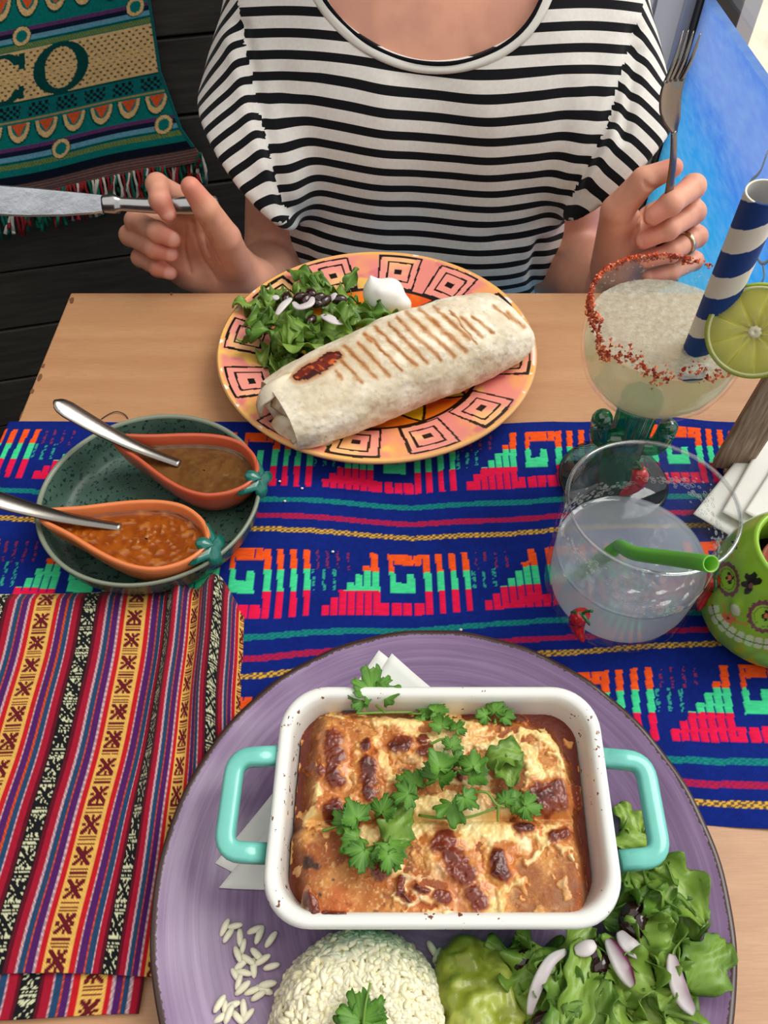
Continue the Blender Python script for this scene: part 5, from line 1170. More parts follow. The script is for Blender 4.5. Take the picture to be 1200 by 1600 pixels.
# ================================================================ paper straw, lime wheel
def straw(a, b, r, mat_fn, name, label, wall=.0009, n=60, seg=40, bendpts=None):
    path = smooth_curve(bendpts, n) if bendpts is not None else np.asarray(a) + (np.asarray(b) - np.asarray(a)) * np.linspace(0, 1, n)[:, None]
    Vo, Fo = tube(path, r, seg, cap=False); Vi, Fi = tube(path, r - wall, seg, cap=False); N = len(Vo)
    V = np.concatenate([Vo, Vi]); F = [tuple(f) for f in Fo] + [tuple(q + N for q in f[::-1]) for f in Fi]
    for base, rev in ((0, False), ((n - 1) * seg, True)):
        for k in range(seg):
            q = (base + k, base + (k + 1) % seg, N + base + (k + 1) % seg, N + base + k); F.append(q[::-1] if rev else q)
    d = np.r_[0, np.cumsum(np.linalg.norm(np.diff(path, axis=0), axis=1))]
    L = np.tile(np.repeat(d, seg), 2); A = np.tile(np.linspace(0, 1, seg, endpoint=False), 2 * n)
    return V, F, L, A
s1 = PY(1196, 300, .326); s0 = PZ(1091, 550, .139); s0 = s0 + (s0 - s1) * .16
V, F, L, A = straw(s0, s1, .0088, None, '', '', n=240, seg=64)
ph = (L / .030 - A) % 1.0; c = np.where((ph < .52)[:, None], CA(20, 62, 132), CA(238, 232, 216))
tag(mk('paper_straw', V, F, mat('striped_paper', rough=0.6, attr=True, spec=.3), col=c), 'thick blue and cream spiral-striped paper straw in the margarita', 'straw')

LC = PY(1180, 518, .318); nrm = np.array([0, 0, T + CAMH]) - LC; nrm[2] += 0; nrm = nrm * [1, 1, 1] + np.array([-.05, -.02, -.10]); nrm /= np.linalg.norm(nrm); eu = np.cross([0, 0, 1], nrm); eu /= np.linalg.norm(eu); ev = np.cross(nrm, eu)
lr = 74 / FPX * (LC[1] * cp + (T + CAMH - LC[2]) * sp)
lime = empty('lime_wheel', tuple(LC), 'round lime slice wedged on the margarita rim', 'lime')
def disc(r0, r1, h0, h1, seg=64):
    prof = [(r0, -h0), (r1, -h1), (r1, h1), (r0, h0)]
    a = np.linspace(0, 2 * np.pi, seg, endpoint=False); V = []
    for r, h in prof: V.append(LC + eu * (r * np.cos(a))[:, None] + ev * (r * np.sin(a))[:, None] + nrm * h)
    return np.concatenate(V), [tuple(f) for f in gridF(4, seg, closeu=True, closev=True)]
mk('rind', *disc(lr * .945, lr, .0019, .0015), mat('lime_rind', C(158, 178, 52), .35, var=(300, .15)), lime)
mk('pith', *disc(lr * .89, lr * .95, .0020, .0020), mat('lime_pith', C(224, 228, 160), .45, sss=.2, sssr=(.002, .002, .001)), lime)
m_flesh = mat('lime_flesh', rough=.25, attr=True, transl=.7, coat=.3)
for k in range(9):
    a0, a1 = 2 * math.pi * k / 9 + .3, 2 * math.pi * (k + 1) / 9 + .3; g = .035; A, R_ = np.meshgrid(np.linspace(0, 1, 15), np.linspace(0, 1, 14), indexing='ij')
    rr = lr * (.13 + .755 * R_); off = g * lr * .5 / np.maximum(rr, 1e-4); an = a0 + off + (a1 - a0 - 2 * off) * A; h = .0017 + .0007 * np.sin(np.pi * A) ** .5 * np.sin(np.pi * np.clip(R_ * .9 + .08, 0, 1)) ** .5 + .0002 * np.sin(A * 40 + R_ * 9)
    pts = LC + eu * (rr * np.cos(an))[..., None] + ev * (rr * np.sin(an))[..., None]; Vt = np.concatenate([(pts + nrm * h[..., None]).reshape(-1, 3), (pts - nrm * h[..., None]).reshape(-1, 3)]); f1 = gridF(15, 14); f2 = f1[:, ::-1] + 210
    cl_ = mix(np.broadcast_to(CA(248, 246, 176), A.shape + (3,)), CA(252, 250, 206), vnoise(np.stack([A * 22, R_ * 4, 0 * A], -1), 1, k)); cl_ = mix(cl_, CA(222, 226, 130), R_ ** 2 * .5)
    mk('segment', Vt, np.concatenate([f1, f2]), m_flesh, lime, col=np.concatenate([cl_.reshape(-1, 3)] * 2))
mk('core', *disc(0.0001, lr * .14, .0021, .0019, 20), mat('lime_core', C(240, 236, 200), .5), lime)
mk('membrane', *disc(lr * .10, lr * .90, .0013, .0013, 48), mat('lime_membrane', C(240, 240, 170), .4, transl=.8), lime)

# ================================================================ tumbler with chilli peppers
TG = np.array([0.147, 0.2625, T + 0.0036]); TH = .0985
tum = empty('tumbler', tuple(TG), 'clear rounded tumbler with small red glass chillies on its side', 'glass')
to = [(0, 0), (.030, 0), (.0385, .0025), (.0440, .0095), (.0462, .020), (.0470, .040), (.0474, .070), (.0474, TH - .0012)]
ti = [(0, .0075), (.030, .0078), (.038, .0100), (.0418, .0160), (.0438, .024), (.0446, .040), (.0450, .070), (.0450, TH - .0012), (.0462, TH)]
V, F = shell(to, ti); mk('glass_body', V + TG, F, m_glass, tum)
rimp = np.stack([TG + [.0462 * math.cos(a), .0462 * math.sin(a), TH - .0006] for a in np.linspace(0, 2 * np.pi, 96, endpoint=False)]); mk('rim', *tube(rimp, .00125, 8, closed=True), glassmat('rim_glass', (.9, .92, .92), .22, .04), tum)
m_chi = mat('red_chilli_glass', C(190, 22, 24), .12, coat=.6); m_chg = mat('green_chilli_stem', C(24, 90, 40), .15, coat=.5)
def chilli(adeg, z, flip=1):
    a = math.radians(adeg); rr = np.interp(z, [q[1] for q in to], [q[0] for q in to]) + .0022
    o_ = np.array([math.cos(a), math.sin(a), 0]); tg_ = np.array([-math.sin(a), math.cos(a), 0]); upz = np.array([0, 0, 1.0]); c0 = TG + o_ * rr + upz * z
    sz = 1.45; upz = upz * sz; tg_ = tg_ * sz
    pts = [c0 + upz * .0085 + tg_ * .0005 * flip, c0 + upz * .004 - tg_ * .0010 * flip, c0 - upz * .003 + tg_ * .0002 * flip, c0 - upz * .0095 + tg_ * .0045 * flip]
    ch_ = mk('chilli', *tube(smooth_curve(pts, 18), np.interp(np.linspace(0, 1, 18), [0, .15, .45, .8, 1], [.0040, .0054, .0050, .0030, .0008]), 12), m_chi, tum)
    st_ = [tube(smooth_curve([c0 + upz * .008, c0 + upz * .011 + tg_ * .001, c0 + upz * .0135 + tg_ * .003], 8), .0009, 7)]
    for s_ in (-1, 0, 1): st_.append(tube(smooth_curve([c0 + upz * .0088 + o_ * .001, c0 + upz * .0075 + tg_ * .0032 * s_ + o_ * .002, c0 + upz * .0055 + tg_ * .0045 * s_ + o_ * .0015], 6), [.0012, .0013, .0012, .001, .0008, .0003], 6))
    mk('chilli_stem', *join(st_), m_chg, ch_)
chilli(228, .030, 1); chilli(-18, .034, -1); chilli(78, .058, 1)
# dried foam lace on the inner wall
lace = []
for i in range(620):
    a = rng.uniform(0, 2 * math.pi); w = .5 + .5 * math.sin(a * 3 + 1); zz = .066 + .012 * math.sin(a * 2 + .5) + rng.normal(0, .0045 * (.4 + w)); zz = min(max(zz, .052), TH - .008)
    if rng.random() < .25 + .1 * w: continue
    p = TG + [.0447 * math.cos(a), .0447 * math.sin(a), zz]; r = rng.uniform(.0003, .0011); k = 9; th_ = np.linspace(0, 2 * np.pi, k, endpoint=False); tg_ = np.array([-math.sin(a), math.cos(a), 0])
    pts = np.stack([p + tg_ * r * 1.6 * math.cos(t) + np.array([0, 0, r * math.sin(t)]) for t in th_]); lace.append(tube(pts, 0.00013, 4, closed=True))
V, F = join(lace); la = mk('foam_lace', V, F, glassmat('dried_foam', (.95, .95, .95), .05, .2, .6, C(236, 236, 234)), tum); la['kind'] = 'stuff'
wb_ = glassmat('cloudy_drink', (.88, .91, .93), .02, .08, .50, C(228, 234, 236)); wt_ = glassmat('cloudy_drink_top', (.84, .87, .91), .07, .03, .34, C(200, 210, 220))
il = [(r - .0005, z + .0003) for r, z in ti if z < .045]; il.append((.0442, .049))
liquid('cloudy_lemonade', TG, il, .049, .0442, wb_, wt_, 'cloudy pale drink half filling the tumbler', .0005)
# bendy green straw
pts = [TG + [-.022, .010, .012], TG + [-.014, .004, .040], TG + [-.0085, .001, .056], PZ(972, 855, .070), PZ(990, 864, .088), PZ(1045, 872, .112), PZ(1111, 881, .142)]
V, F, L, A = straw(None, None, .0040, None, '', '', wall=.0006, n=110, seg=26, bendpts=pts)
nn = V.copy(); c = mix(np.tile(CA(112, 204, 78), (len(V), 1)), CA(206, 244, 130), (np.arange(len(V)) >= len(V) // 2) * .8)
tag(mk('bendy_straw', V, F, mat('green_plastic', rough=.3, attr=True, transl=.35), col=c), 'bright green bendy straw resting in the tumbler', 'straw')

# ================================================================ green skull pot
SK = np.array([0.2385, 0.2475, T + 0.0032])
def skull():
    prof = np.array([(0.0, 0.0), (.026, 0.0), (.034, .0018), (.040, .0085), (.0432, .018), (.0438, .026), (.0432, .034), (.0425, .042), (.0410, .052), (.0380, .062), (.0345, .069), (.0318, .0735), (.0303, .0758), (.0290, .0762), (.0278, .0750), (.0275, .070), (.029, .055), (.031, .030), (.028, .012), (.0, .010)])
    d = np.r_[0, np.cumsum(np.hypot(*np.diff(prof, axis=0).T))]; nn = 260; t = np.linspace(0, d[-1], nn); pr = smooth_curve(np.c_[prof, 0 * prof[:, :1]], nn)[:, :2]
    seg = 460; a = np.linspace(0, 2 * np.pi, seg, endpoint=False)
    R_ = pr[:, 0][None].repeat(seg, 0); Z = pr[:, 1][None].repeat(seg, 0); A = a[:, None].repeat(nn, 1)
    V = np.stack([R_ * np.cos(A), R_ * np.sin(A), Z], -1) + SK; outer = (np.arange(nn) < int(nn * .62))[None].repeat(seg, 0)
    # face is on the side towards the left of the table: cheek and jaw relief
    px, py = proj(V); vis = outer & (np.cos(A - math.radians(212)) > .05)
    def bump_(cx, cy, rx, ry, amp):
        return amp * np.exp(-(((px - cx) / rx) ** 2 + ((py - cy) / ry) ** 2)) * vis
    dr_ = bump_(1137, 905, 15, 24, -.0030) + bump_(1193, 962, 17, 22, -.0030) + bump_(1150, 945, 8, 12, .0020) + bump_(1165, 990, 60, 14, .0016) + bump_(1119, 950, 8, 26, .001)
    V[..., 0] += dr_ * np.cos(A); V[..., 1] += dr_ * np.sin(A)
    px, py = proj(V)
    g = CA(146, 190, 52); c = np.broadcast_to(g, V.shape).copy()
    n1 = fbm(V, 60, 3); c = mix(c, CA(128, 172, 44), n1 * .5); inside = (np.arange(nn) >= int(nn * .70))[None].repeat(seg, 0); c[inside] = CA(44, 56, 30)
    mauve = CA(122, 72, 84); blk = CA(22, 24, 20); orn = CA(224, 120, 70); wht = CA(206, 222, 180)
    def ell(cx, cy, rx, ry, rot=0.0):
        co_, si_ = math.cos(rot), math.sin(rot); x = px - cx; y = py - cy; return np.hypot((x * co_ + y * si_) / rx, (-x * si_ + y * co_) / ry), np.arctan2(y, x)
    def put(m, col): c[m & vis] = col
    for cx, cy, rx, ry, rot in ((1137, 905, 18, 28, -.22), (1194, 964, 27, 25, .5)):
        q, th_ = ell(cx, cy, rx, ry, rot); sc = 1 + .05 * np.sin(th_ * 16); put(q < sc, mauve); put(q < .74, CA(150, 196, 60)); put(np.abs(q - .60) < .03, CA(96, 130, 50))
        q2, t2 = ell(cx + 3, cy - 2, 5.5 + 0 * rx, 8, rot); put(q2 < 1 + .25 * np.cos(t2 * 4), blk); put(q2 < .55, orn)
    for k in range(5):                                       # black petalled flower on the forehead
        aa = math.radians(150 + k * 52 - 20); q, _ = ell(1175 + 9 * math.cos(aa), 913 + 13 * math.sin(aa) * .9, 5.4, 8.5, aa - math.pi / 2); put(q < 1, blk)
    q, _ = ell(1173, 915, 3.5, 4); put(q < 1, mauve)
    q, _ = ell(1149, 953, 6.5, 10, -.5); put(q < 1, CA(206, 216, 186))
    q, t2 = ell(1138, 966, 10, 8, .5); put(q < 1 + .3 * np.cos(t2 * 5), orn); put(q < .3, CA(120, 60, 40)); dd, _ = polyd(px, py, [(1146, 970), (1168, 976)]); put(dd < 1.2, orn); dd, _ = polyd(px, py, [(1133, 958), (1130, 940)]); put(dd < 1.0, orn)
    q, t2 = ell(1148, 850, 4.5, 7); put(q < 1 + .3 * np.cos(t2 * 5), blk); q, _ = ell(1144, 870, 2, 3); put(q < 1, orn)
    # two rows of teeth along the jaw
    jaw = [(1113, 945), (1117, 962), (1128, 977), (1146, 991), (1168, 1001), (1192, 1007), (1218, 1008)]
    J = smooth_curve([(x, y, 0) for x, y in jaw], 160)[:, :2]; dj, pj = polyd(px, py, list(J)); seglen = np.linalg.norm(np.diff(J, axis=0), axis=1).mean(); s = pj * seglen
    # side of the mid line
    kidx = np.clip(pj.astype(int), 0, len(J) - 2); dxy = J[kidx + 1] - J[kidx]; cr_ = dxy[..., 0] * (py - J[kidx][..., 1]) - dxy[..., 1] * (px - J[kidx][..., 0])
    w = 15.5; tooth = np.abs((s % w) - w / 2) < w * .42; up_ = (cr_ < 0) & (dj > .8) & (dj < 9.5) & tooth & (np.hypot(np.clip(np.abs((s % w) - w / 2) - 3.2, 0, 9) / 3.2, np.clip(dj - 5.5, 0, 9) / 4) < 1); lo_ = (cr_ >= 0) & (dj > .8) & (dj < 7.5) & tooth & (np.hypot(np.clip(np.abs((s % w) - w / 2) - 3.2, 0, 9) / 3.2, np.clip(dj - 4.0, 0, 9) / 3.5) < 1)
    put(dj < .8, CA(84, 110, 50)); put(up_, wht); put(lo_, wht)
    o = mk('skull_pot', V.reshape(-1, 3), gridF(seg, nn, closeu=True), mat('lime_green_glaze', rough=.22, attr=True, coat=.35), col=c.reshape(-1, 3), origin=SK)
    tag(o, 'lime green ceramic skull pot with painted eyes and teeth', 'pot')
skull()
V, F = lathe([(0, 0), (.015, 0), (.0195, .040), (.0215, .0405), (.0215, .047), (.0195, .047), (.018, .040), (.0, .036)], 48); tag(mk('terracotta_cup', V + SK + [.001, 0, .0112], F, mat('terracotta', C(150, 74, 58), .6, var=(60, .25))), 'brownish terracotta cup inside the green skull pot', 'cup')

# ================================================================ napkin holder with white napkins at the right edge
hold = empty('napkin_holder', tuple(PZ(1150, 735, 0)), 'weathered wooden napkin holder slat standing at the right edge', 'napkin holder')
tgw = NT('weathered_wood'); nzw = tgw.noise(60, 5, tgw.coord('Object', (9, 9, .7))); tgw.link(tgw.ramp(nzw, [(.3, C(110, 84, 66)), (.55, C(150, 124, 104)), (.75, C(176, 152, 132))]), tgw.p.inputs['Base Color']); tgw.p.inputs['Roughness'].default_value = .7; tgw.link(tgw.bump(nzw, .3, .001), tgw.p.inputs['Normal'])
b0 = PZ(1131, 742, .004); b1 = PZ(1168, 742, .004); dxv = np.array([.026, -.004, 0]); dyv = np.array([.004, .010, 0])
def slab(p, zt, dx0, lean): 
    bot = [p, p + dxv, p + dxv + dyv, p + dyv]; top_ = [q + lean + np.array([0, 0, zt]) for q in bot]; V = np.array(bot + top_); return V, [(0, 3, 2, 1), (4, 5, 6, 7), (0, 1, 5, 4), (1, 2, 6, 5), (2, 3, 7, 6), (3, 0, 4, 7)]
V, F = slab(b0 + [-.008, .006, 0], .150, 0, np.array([.012, .004, 0])); mk('side_slat', V, F, tgw.m, hold, smooth=False, bevel=.002)
V, F = box((b0[0] + .000, b0[1] - .060, T + .0032), (b0[0] + .105, b0[1] + .004, T + .0075)); mk('base_board', V, F, tgw.m, hold, smooth=False, bevel=.001)
def sheet(q, z, bulge, label, k):
    q = [PZ(x, y, z) for x, y in q]
    def fn(U, Vv):
        P = (1 - U)[..., None] * ((1 - Vv)[..., None] * q[0] + Vv[..., None] * q[3]) + U[..., None] * ((1 - Vv)[..., None] * q[1] + Vv[..., None] * q[2]); P[..., 2] += bulge * np.sin(np.pi * U) * np.sin(np.pi * Vv) + .0015 * np.sin(U * 3 + k) * Vv; return P
    V, F, _, _ = grid(fn, 24, 24); tag(mk('paper_napkin', V, F, m_paper, solid=.0006), label, 'paper napkin', 'white napkins in the wooden holder')
sheet([(1083, 803), (1192, 668), (1300, 690), (1180, 860)], .012, .002, 'lowest white paper napkin in the wooden holder, its left corner behind the tumbler', 0)
sheet([(1128, 800), (1196, 680), (1310, 700), (1215, 850)], .0175, .003, 'middle white paper napkin in the wooden holder', 1)
sheet([(1163, 800), (1226, 700), (1320, 715), (1245, 850)], .023, .003, 'top white paper napkin in the wooden holder at the frame edge', 2)
# ================================================================ the guest: striped T-shirt, knife and fork in the hands
XC = 0.047
def torso(fd, g):                # g grows (+) or shrinks (-) the figure
    k = .035
    fd.cap((XC - .085, .790, T + .09), (XC + .085, .790, T + .09), .103 + g, k=k)
    fd.cap((XC - .072, .790, T - .05), (XC + .072, .790, T - .05), .100 + g, k=k)
    fd.cap((XC - .085, .800, T - .22), (XC + .085, .800, T - .22), .105 + g, k=k)
    fd.cap((XC - .085, .805, T + .150), (XC + .085, .805, T + .150), .082 + g, k=k)
    fd.cap((XC - .135, .820, T + .185), (XC + .135, .820, T + .185), .050 + g, k=k)
    fd.ell((XC - .062, .722, T + .030), (.056 + g, .036 + g, .080 + g), .05); fd.ell((XC + .062, .722, T + .030), (.056 + g, .036 + g, .080 + g), .05)
S_L, S_R = np.array([XC - .125, .812, T + .178]), np.array([XC + .125, .812, T + .178])
H_L, H_R = PY(390, 255, .715), PY(962, 255, .715)
E_L, E_R = PY(432, 425, .745), PY(885, 412, .745)
W_L, W_R = PY(398, 446, .640), PY(958, 446, .648)

# ---- the shirt
def hemn(Hm, nv):
    v = Hm - np.array([0, 0, T + CAMH]); v /= np.linalg.norm(v); nv = np.array(nv); nv = nv - (nv @ v) * v; nv /= np.linalg.norm(nv); nv = nv + .35 * v; return nv / np.linalg.norm(nv)
sf = Field((-.27, .58, T - .32), (.37, .96, T + .27), .0029)
torso(sf, 0.0)
for Sh, Hm, nv in ((S_L, H_L, (-.73, -.536, -.419)), (S_R, H_R, (.63, -.607, -.474))):
    end = Hm + (Hm - Sh) * .55
    tmp = sf.like()
    tmp.cap(Sh, Hm, .056, .060, .02); tmp.cap(Hm, end, .060, .058, .02)
    nv = hemn(Hm, nv)
    tmp.cut(lambda P: -((P - Hm) @ nv), k=.004)
    D = sf.D; d = tmp.D; k = .018; h = np.clip(.5 + .5 * (D - d) / k, 0, 1); sf.D = np.where(d > 5, D, np.where(D > 5, d, D * (1 - h) + d * h - k * h * (1 - h))).astype(np.float32)
nk_px = [(470, -95), (484, -50), (503, -2), (520, 22), (545, 48), (575, 70), (610, 88), (650, 99), (690, 102), (735, 96), (775, 80), (808, 58), (832, 30), (848, -2), (864, -50), (876, -95)]
def relax(P, it=6):
    for _ in range(it): P = np.concatenate([P[:1], .25 * P[:-2] + .5 * P[1:-1] + .25 * P[2:], P[-1:]])
    return P
nkp = smooth_curve([(x, y, 0) for x, y in nk_px], 60)[:, :2]; tg2 = np.gradient(nkp, axis=0); tg2 /= np.linalg.norm(tg2, axis=1)[:, None]; on2 = np.stack([-tg2[:, 1], tg2[:, 0]], 1)
rays = [[sf.ray(x, y) for x, y in nkp + on2 * o_] for o_ in (-2.5, 2, 6, 10, 14, 0)]
okc = [k for k in range(60) if all(r_[k] is not None for r_ in rays)]
rays = [relax(np.array([r_[k] for k in okc])) for r_ in rays]; nk = rays[5]; bandrows = np.stack(rays[:5])
nk = np.concatenate([[nk[0] + [-.006, .05, .055]], nk, [nk[-1] + [.006, .05, .055]]])
def neck_cut(P):                # material above the neckline is taken away
    zc = np.interp(P[..., 0], nk[:, 0], nk[:, 2], left=T + .6, right=T + .6); return np.maximum(zc - P[..., 2], P[..., 1] - .90)
sf.cut(neck_cut, k=.003)
V, F = sf.mesh(); V = laplace(V, F, 4, .5); N = normals(V, F)
px, py = proj(V)
# folds: drapery ridges and grooves
folds = [([(376, 40), (398, 140), (420, 225), (445, 320)], 12, -.006), ([(365, 70), (385, 170), (412, 260)], 16, .004), ([(992, 50), (973, 114), (949, 192), (889, 309)], 11, -.006), ([(1000, 80), (986, 150), (974, 215)], 9, -.005), ([(960, 210), (920, 285)], 10, .004), ([(455, 330), (500, 352), (540, 362)], 12, -.002), ([(880, 325), (820, 358), (780, 370)], 12, -.002), ([(440, 345), (500, 395)], 12, .002), ([(865, 350), (820, 395)], 12, .002), ([(470, 100), (455, 200), (470, 300)], 24, .003), ([(905, 120), (900, 220), (870, 300)], 24, .003), ([(845, 380), (835, 430), (842, 460)], 10, -.007), ([(600, 150), (590, 300)], 40, .002), ([(760, 150), (770, 320)], 40, .002)]
disp = np.zeros(len(V))
capf = np.zeros(len(V), bool)
for Hm, nv in ((H_L, (-.73, -.536, -.419)), (H_R, (.63, -.607, -.474))):
    nv = hemn(Hm, nv); capf |= (N @ nv > .75) & (np.abs((V - Hm) @ nv) < .006)
for pl, w, amp in folds: disp += amp * np.exp(-(polyd(px, py, pl)[0] / w) ** 2)
disp += .0035 * (fbm(V, 22, 3, 2) - .5)
V = V + N * (disp * (V[:, 1] < .86))[:, None]; V = laplace(V, F, 1, .4)
P_ = .0162
up = V[:, 1] * sp + (V[:, 2] - T) * cp
st = ((V[:, 2] - T) + .30 * np.clip(V[:, 1] - .70, 0, .2) + .045 * (V[:, 0] - XC) + .004 * np.sin(V[:, 0] * 26)) / P_
stl = (-.50 * V[:, 0] + .86 * up) / P_ * 1.12; strr = (.62 * V[:, 0] + .78 * up) / P_ * 1.12
fpx, fpy = px[F].mean(1), py[F].mean(1)
fl_ = (fpx < np.interp(fpy, [0, 60, 150, 225, 300, 330], [372, 378, 400, 420, 440, 452])) & (fpy < 345); fr2 = (fpx > np.interp(fpy, [0, 60, 114, 192, 250, 309, 330], [1004, 992, 973, 949, 920, 889, 880])) & (fpy < 345)
st = np.where(fl_[:, None], stl[F], np.where(fr2[:, None], strr[F], st[F]))
st = np.where(capf[F].all(1)[:, None], .1 - .12 + 0 * st, st).ravel()  # sleeve end caps all black: shade of the opening painted in
ts = NT('striped_jersey'); at = ts.node('ShaderNodeAttribute', attribute_name='stripe'); fr_ = ts.math('FRACT', ts.math('ADD', at.outputs['Fac'], 40.12))
blk = ts.math('LESS_THAN', fr_, 0.43); nzs = ts.noise(300, 3, ts.coord('Object'))
cw = ts.mixc(nzs, C(216, 210, 202), C(238, 234, 228)); ts.link(ts.mixc(blk, cw, C(17, 18, 22)), ts.p.inputs['Base Color']); ts.p.inputs['Roughness'].default_value = .9; ts.p.inputs['Specular IOR Level'].default_value = .15; ts.p.inputs['Sheen Weight'].default_value = .1
ts.link(ts.bump(ts.noise(900, 3, ts.coord('Object')), .15, .0006), ts.p.inputs['Normal'])

# ---- body
bf = Field((-.27, .58, T - .42), (.37, 1.02, T + .52), .0045)
torso(bf, -.009)
bf.cap((XC, .83, T + .16), (XC + .002, .818, T + .27), .058, .0535, .03)
bf.cap((XC - .01, .79, T + .215), (XC - .085, .80, T + .205), .014, .012, .02); bf.cap((XC + .01, .79, T + .215), (XC + .085, .80, T + .205), .014, .012, .02)
# head, meshed finer than the body
hc = np.array([XC + .004, .80, T + .405])
def build_head():
    f = Field(hc + [-.105, -.125, -.17], hc + [.105, .13, .125], .0022)
    f.cap((XC + .001, .822, T + .235), (XC + .002, .815, T + .31), .0545, .052, .03)
    f.ell(hc + [0, .012, .020], (.072, .090, .086), .02); f.ell(hc + [0, -.020, -.046], (.055, .062, .058), .03); f.ell(hc + [0, -.056, -.088], (.024, .020, .017), .022)
    f.cap(hc + [0, -.077, .010], hc + [0, -.089, -.022], .0065, .0085, .010); f.ell(hc + [0, -.090, -.026], (.0095, .009, .008), .006); f.cap(hc + [-.011, -.083, -.030], hc + [.011, -.083, -.030], .0055, .0055, .006)
    for s_ in (-1, 1):
        f.ell(hc + [s_ * .073, .012, -.004], (.009, .017, .028), .006); f.ell(hc + [s_ * .036, -.058, -.022], (.026, .020, .022), .018)
        f.cut(lambda P, s_=s_: np.linalg.norm((P - (hc + [s_ * .030, -.090, .010])) / [1.5, 1, .9], axis=-1) - .0105, hc - .12, hc + .12, .008)
        f.ell(hc + [s_ * .030, -.0690, .009], (.0118, .0118, .0118), .0012)
        f.chain([hc + [s_ * .017, -.0775, .009], hc + [s_ * .025, -.0808, .0145], hc + [s_ * .034, -.0800, .0148], hc + [s_ * .0445, -.0745, .009]], [.0022, .0030, .0030, .0022], .002)
        f.chain([hc + [s_ * .017, -.0775, .008], hc + [s_ * .025, -.0800, .0040], hc + [s_ * .034, -.0795, .0038], hc + [s_ * .0445, -.0745, .008]], [.0022, .0024, .0024, .0022], .002)
        f.cap(hc + [s_ * .014, -.081, .024], hc + [s_ * .046, -.071, .025], .005, .004, .008)
    f.cap(hc + [-.017, -.0775, -.0545], hc + [.017, -.0775, -.0545], .0040, .0040, .004); f.cap(hc + [-.013, -.0765, -.0615], hc + [.013, -.0765, -.0615], .0050, .0050, .004)
    V, F = f.mesh(); return laplace(V, F, 1, .4), F
# arms and seated legs
for Sh, El, Wr in ((S_L, E_L, W_L), (S_R, E_R, W_R)):
    bf.chain([Sh, El], [.043, .0365], .02); bf.chain([El, El * .45 + Wr * .55, Wr], [.0365, .034, .0235], .012)
for s_ in (-1, 1):
    hip = np.array([XC + s_ * .085, .83, .50]); kn = np.array([XC + s_ * .10, .48 + .0, .50])
# ---- hands, meshed finer
hands = []; nails = []
def hand(lo, hi, wrist, elbow, mcp, fingers, thumb, palm, creases=()):
    f = Field(lo, hi, .0014)
    d_ = (elbow - wrist) / np.linalg.norm(elbow - wrist); f.cap(wrist + d_ * .05, wrist, .0262, .0232, .008)
    for m in mcp: f.cap(wrist, m, .0185, .0115, .010)
    for a, b, ra, rb in palm: f.cap(a, b, ra, rb, .010)
    for i in range(3): f.cap(mcp[i], mcp[i + 1], .011, .011, .008)
    for pts, r in fingers:
        for i in range(len(pts) - 1): f.cap(pts[i], pts[i + 1], r[i], r[i + 1], .0022 if i else .005)
        for i in range(1, len(pts) - 1): f.ell(pts[i], (r[i] * 1.06,) * 3, .002)
    for i in range(len(thumb[0]) - 1): f.cap(thumb[0][i], thumb[0][i + 1], thumb[1][i], thumb[1][i + 1], .006 if i == 0 else .0022)
    hits = [([q for q in (f.ray(x, y) for x, y in smooth_curve([(u, v, 0) for u, v in pl], 12)[:, :2]) if q is not None], r) for pl, r in creases]
    for pl, r in hits:
        for i in range(len(pl) - 1):
            a, b = pl[i], pl[i + 1]; ab = b - a
            if np.linalg.norm(ab) > .012: continue
            f.cut(lambda P: np.linalg.norm(P - a - np.clip(((P - a) @ ab) / (ab @ ab + 1e-12), 0, 1)[..., None] * ab, axis=-1) - r, np.minimum(a, b) - .012, np.maximum(a, b) + .012, .0022)
    V, F = f.mesh(); V = laplace(V, F, 2, .45); hands.append((V, F)); return f
Y = lambda *q: PY(*q)
# her right hand (knife)
mcp = [Y(296, 318, .640), Y(272, 345, .652), Y(266, 372, .656), Y(264, 402, .652)]
fi = [([mcp[0], Y(246, 289, .618), Y(250, 313, .597), Y(262, 333, .594)], [.0105, .0092, .0086, .0072]),
      ([mcp[1], Y(212, 346, .634), Y(246, 362, .607), Y(270, 374, .602)], [.0108, .0094, .0088, .0074]),
      ([mcp[2], Y(203, 368, .636), Y(240, 388, .609), Y(267, 397, .604)], [.0104, .0092, .0086, .0072]),
      ([mcp[3], Y(220, 403, .634), Y(247, 419, .611), Y(266, 427, .606)], [.0096, .0084, .0078, .0064])]
th_ = ([Y(372, 428, .626), Y(352, 372, .610), Y(322, 326, .600), Y(298, 292, .598)], [.0180, .0138, .0108, .0082])
pal = [(W_L, Y(300, 425, .640), .020, .017), (Y(372, 430, .632), Y(340, 385, .628), .0200, .0160), (Y(310, 430, .628), Y(272, 412, .634), .0165, .0140), (Y(330, 400, .640), Y(300, 350, .640), .017, .013), (W_L, Y(350, 440, .628), .021, .018), (Y(300, 380, .642), Y(290, 420, .640), .014, .014)]
cre = [([(300, 345), (305, 372), (316, 402), (338, 436)], .0012), ([(290, 352), (288, 385), (298, 425)], .0010), ([(328, 366), (332, 388), (344, 412)], .0009), ([(318, 352), (322, 385), (336, 420)], .0007)]
hand((-.30, .545, T - .10), (-.08, .72, T + .15), W_L, E_L, mcp, fi, th_, pal, cre)
nails += [(fi[k][0][3] + (fi[k][0][3] - fi[k][0][2]) * .15, .0072) for k in range(4)]
nt = th_[0][3]
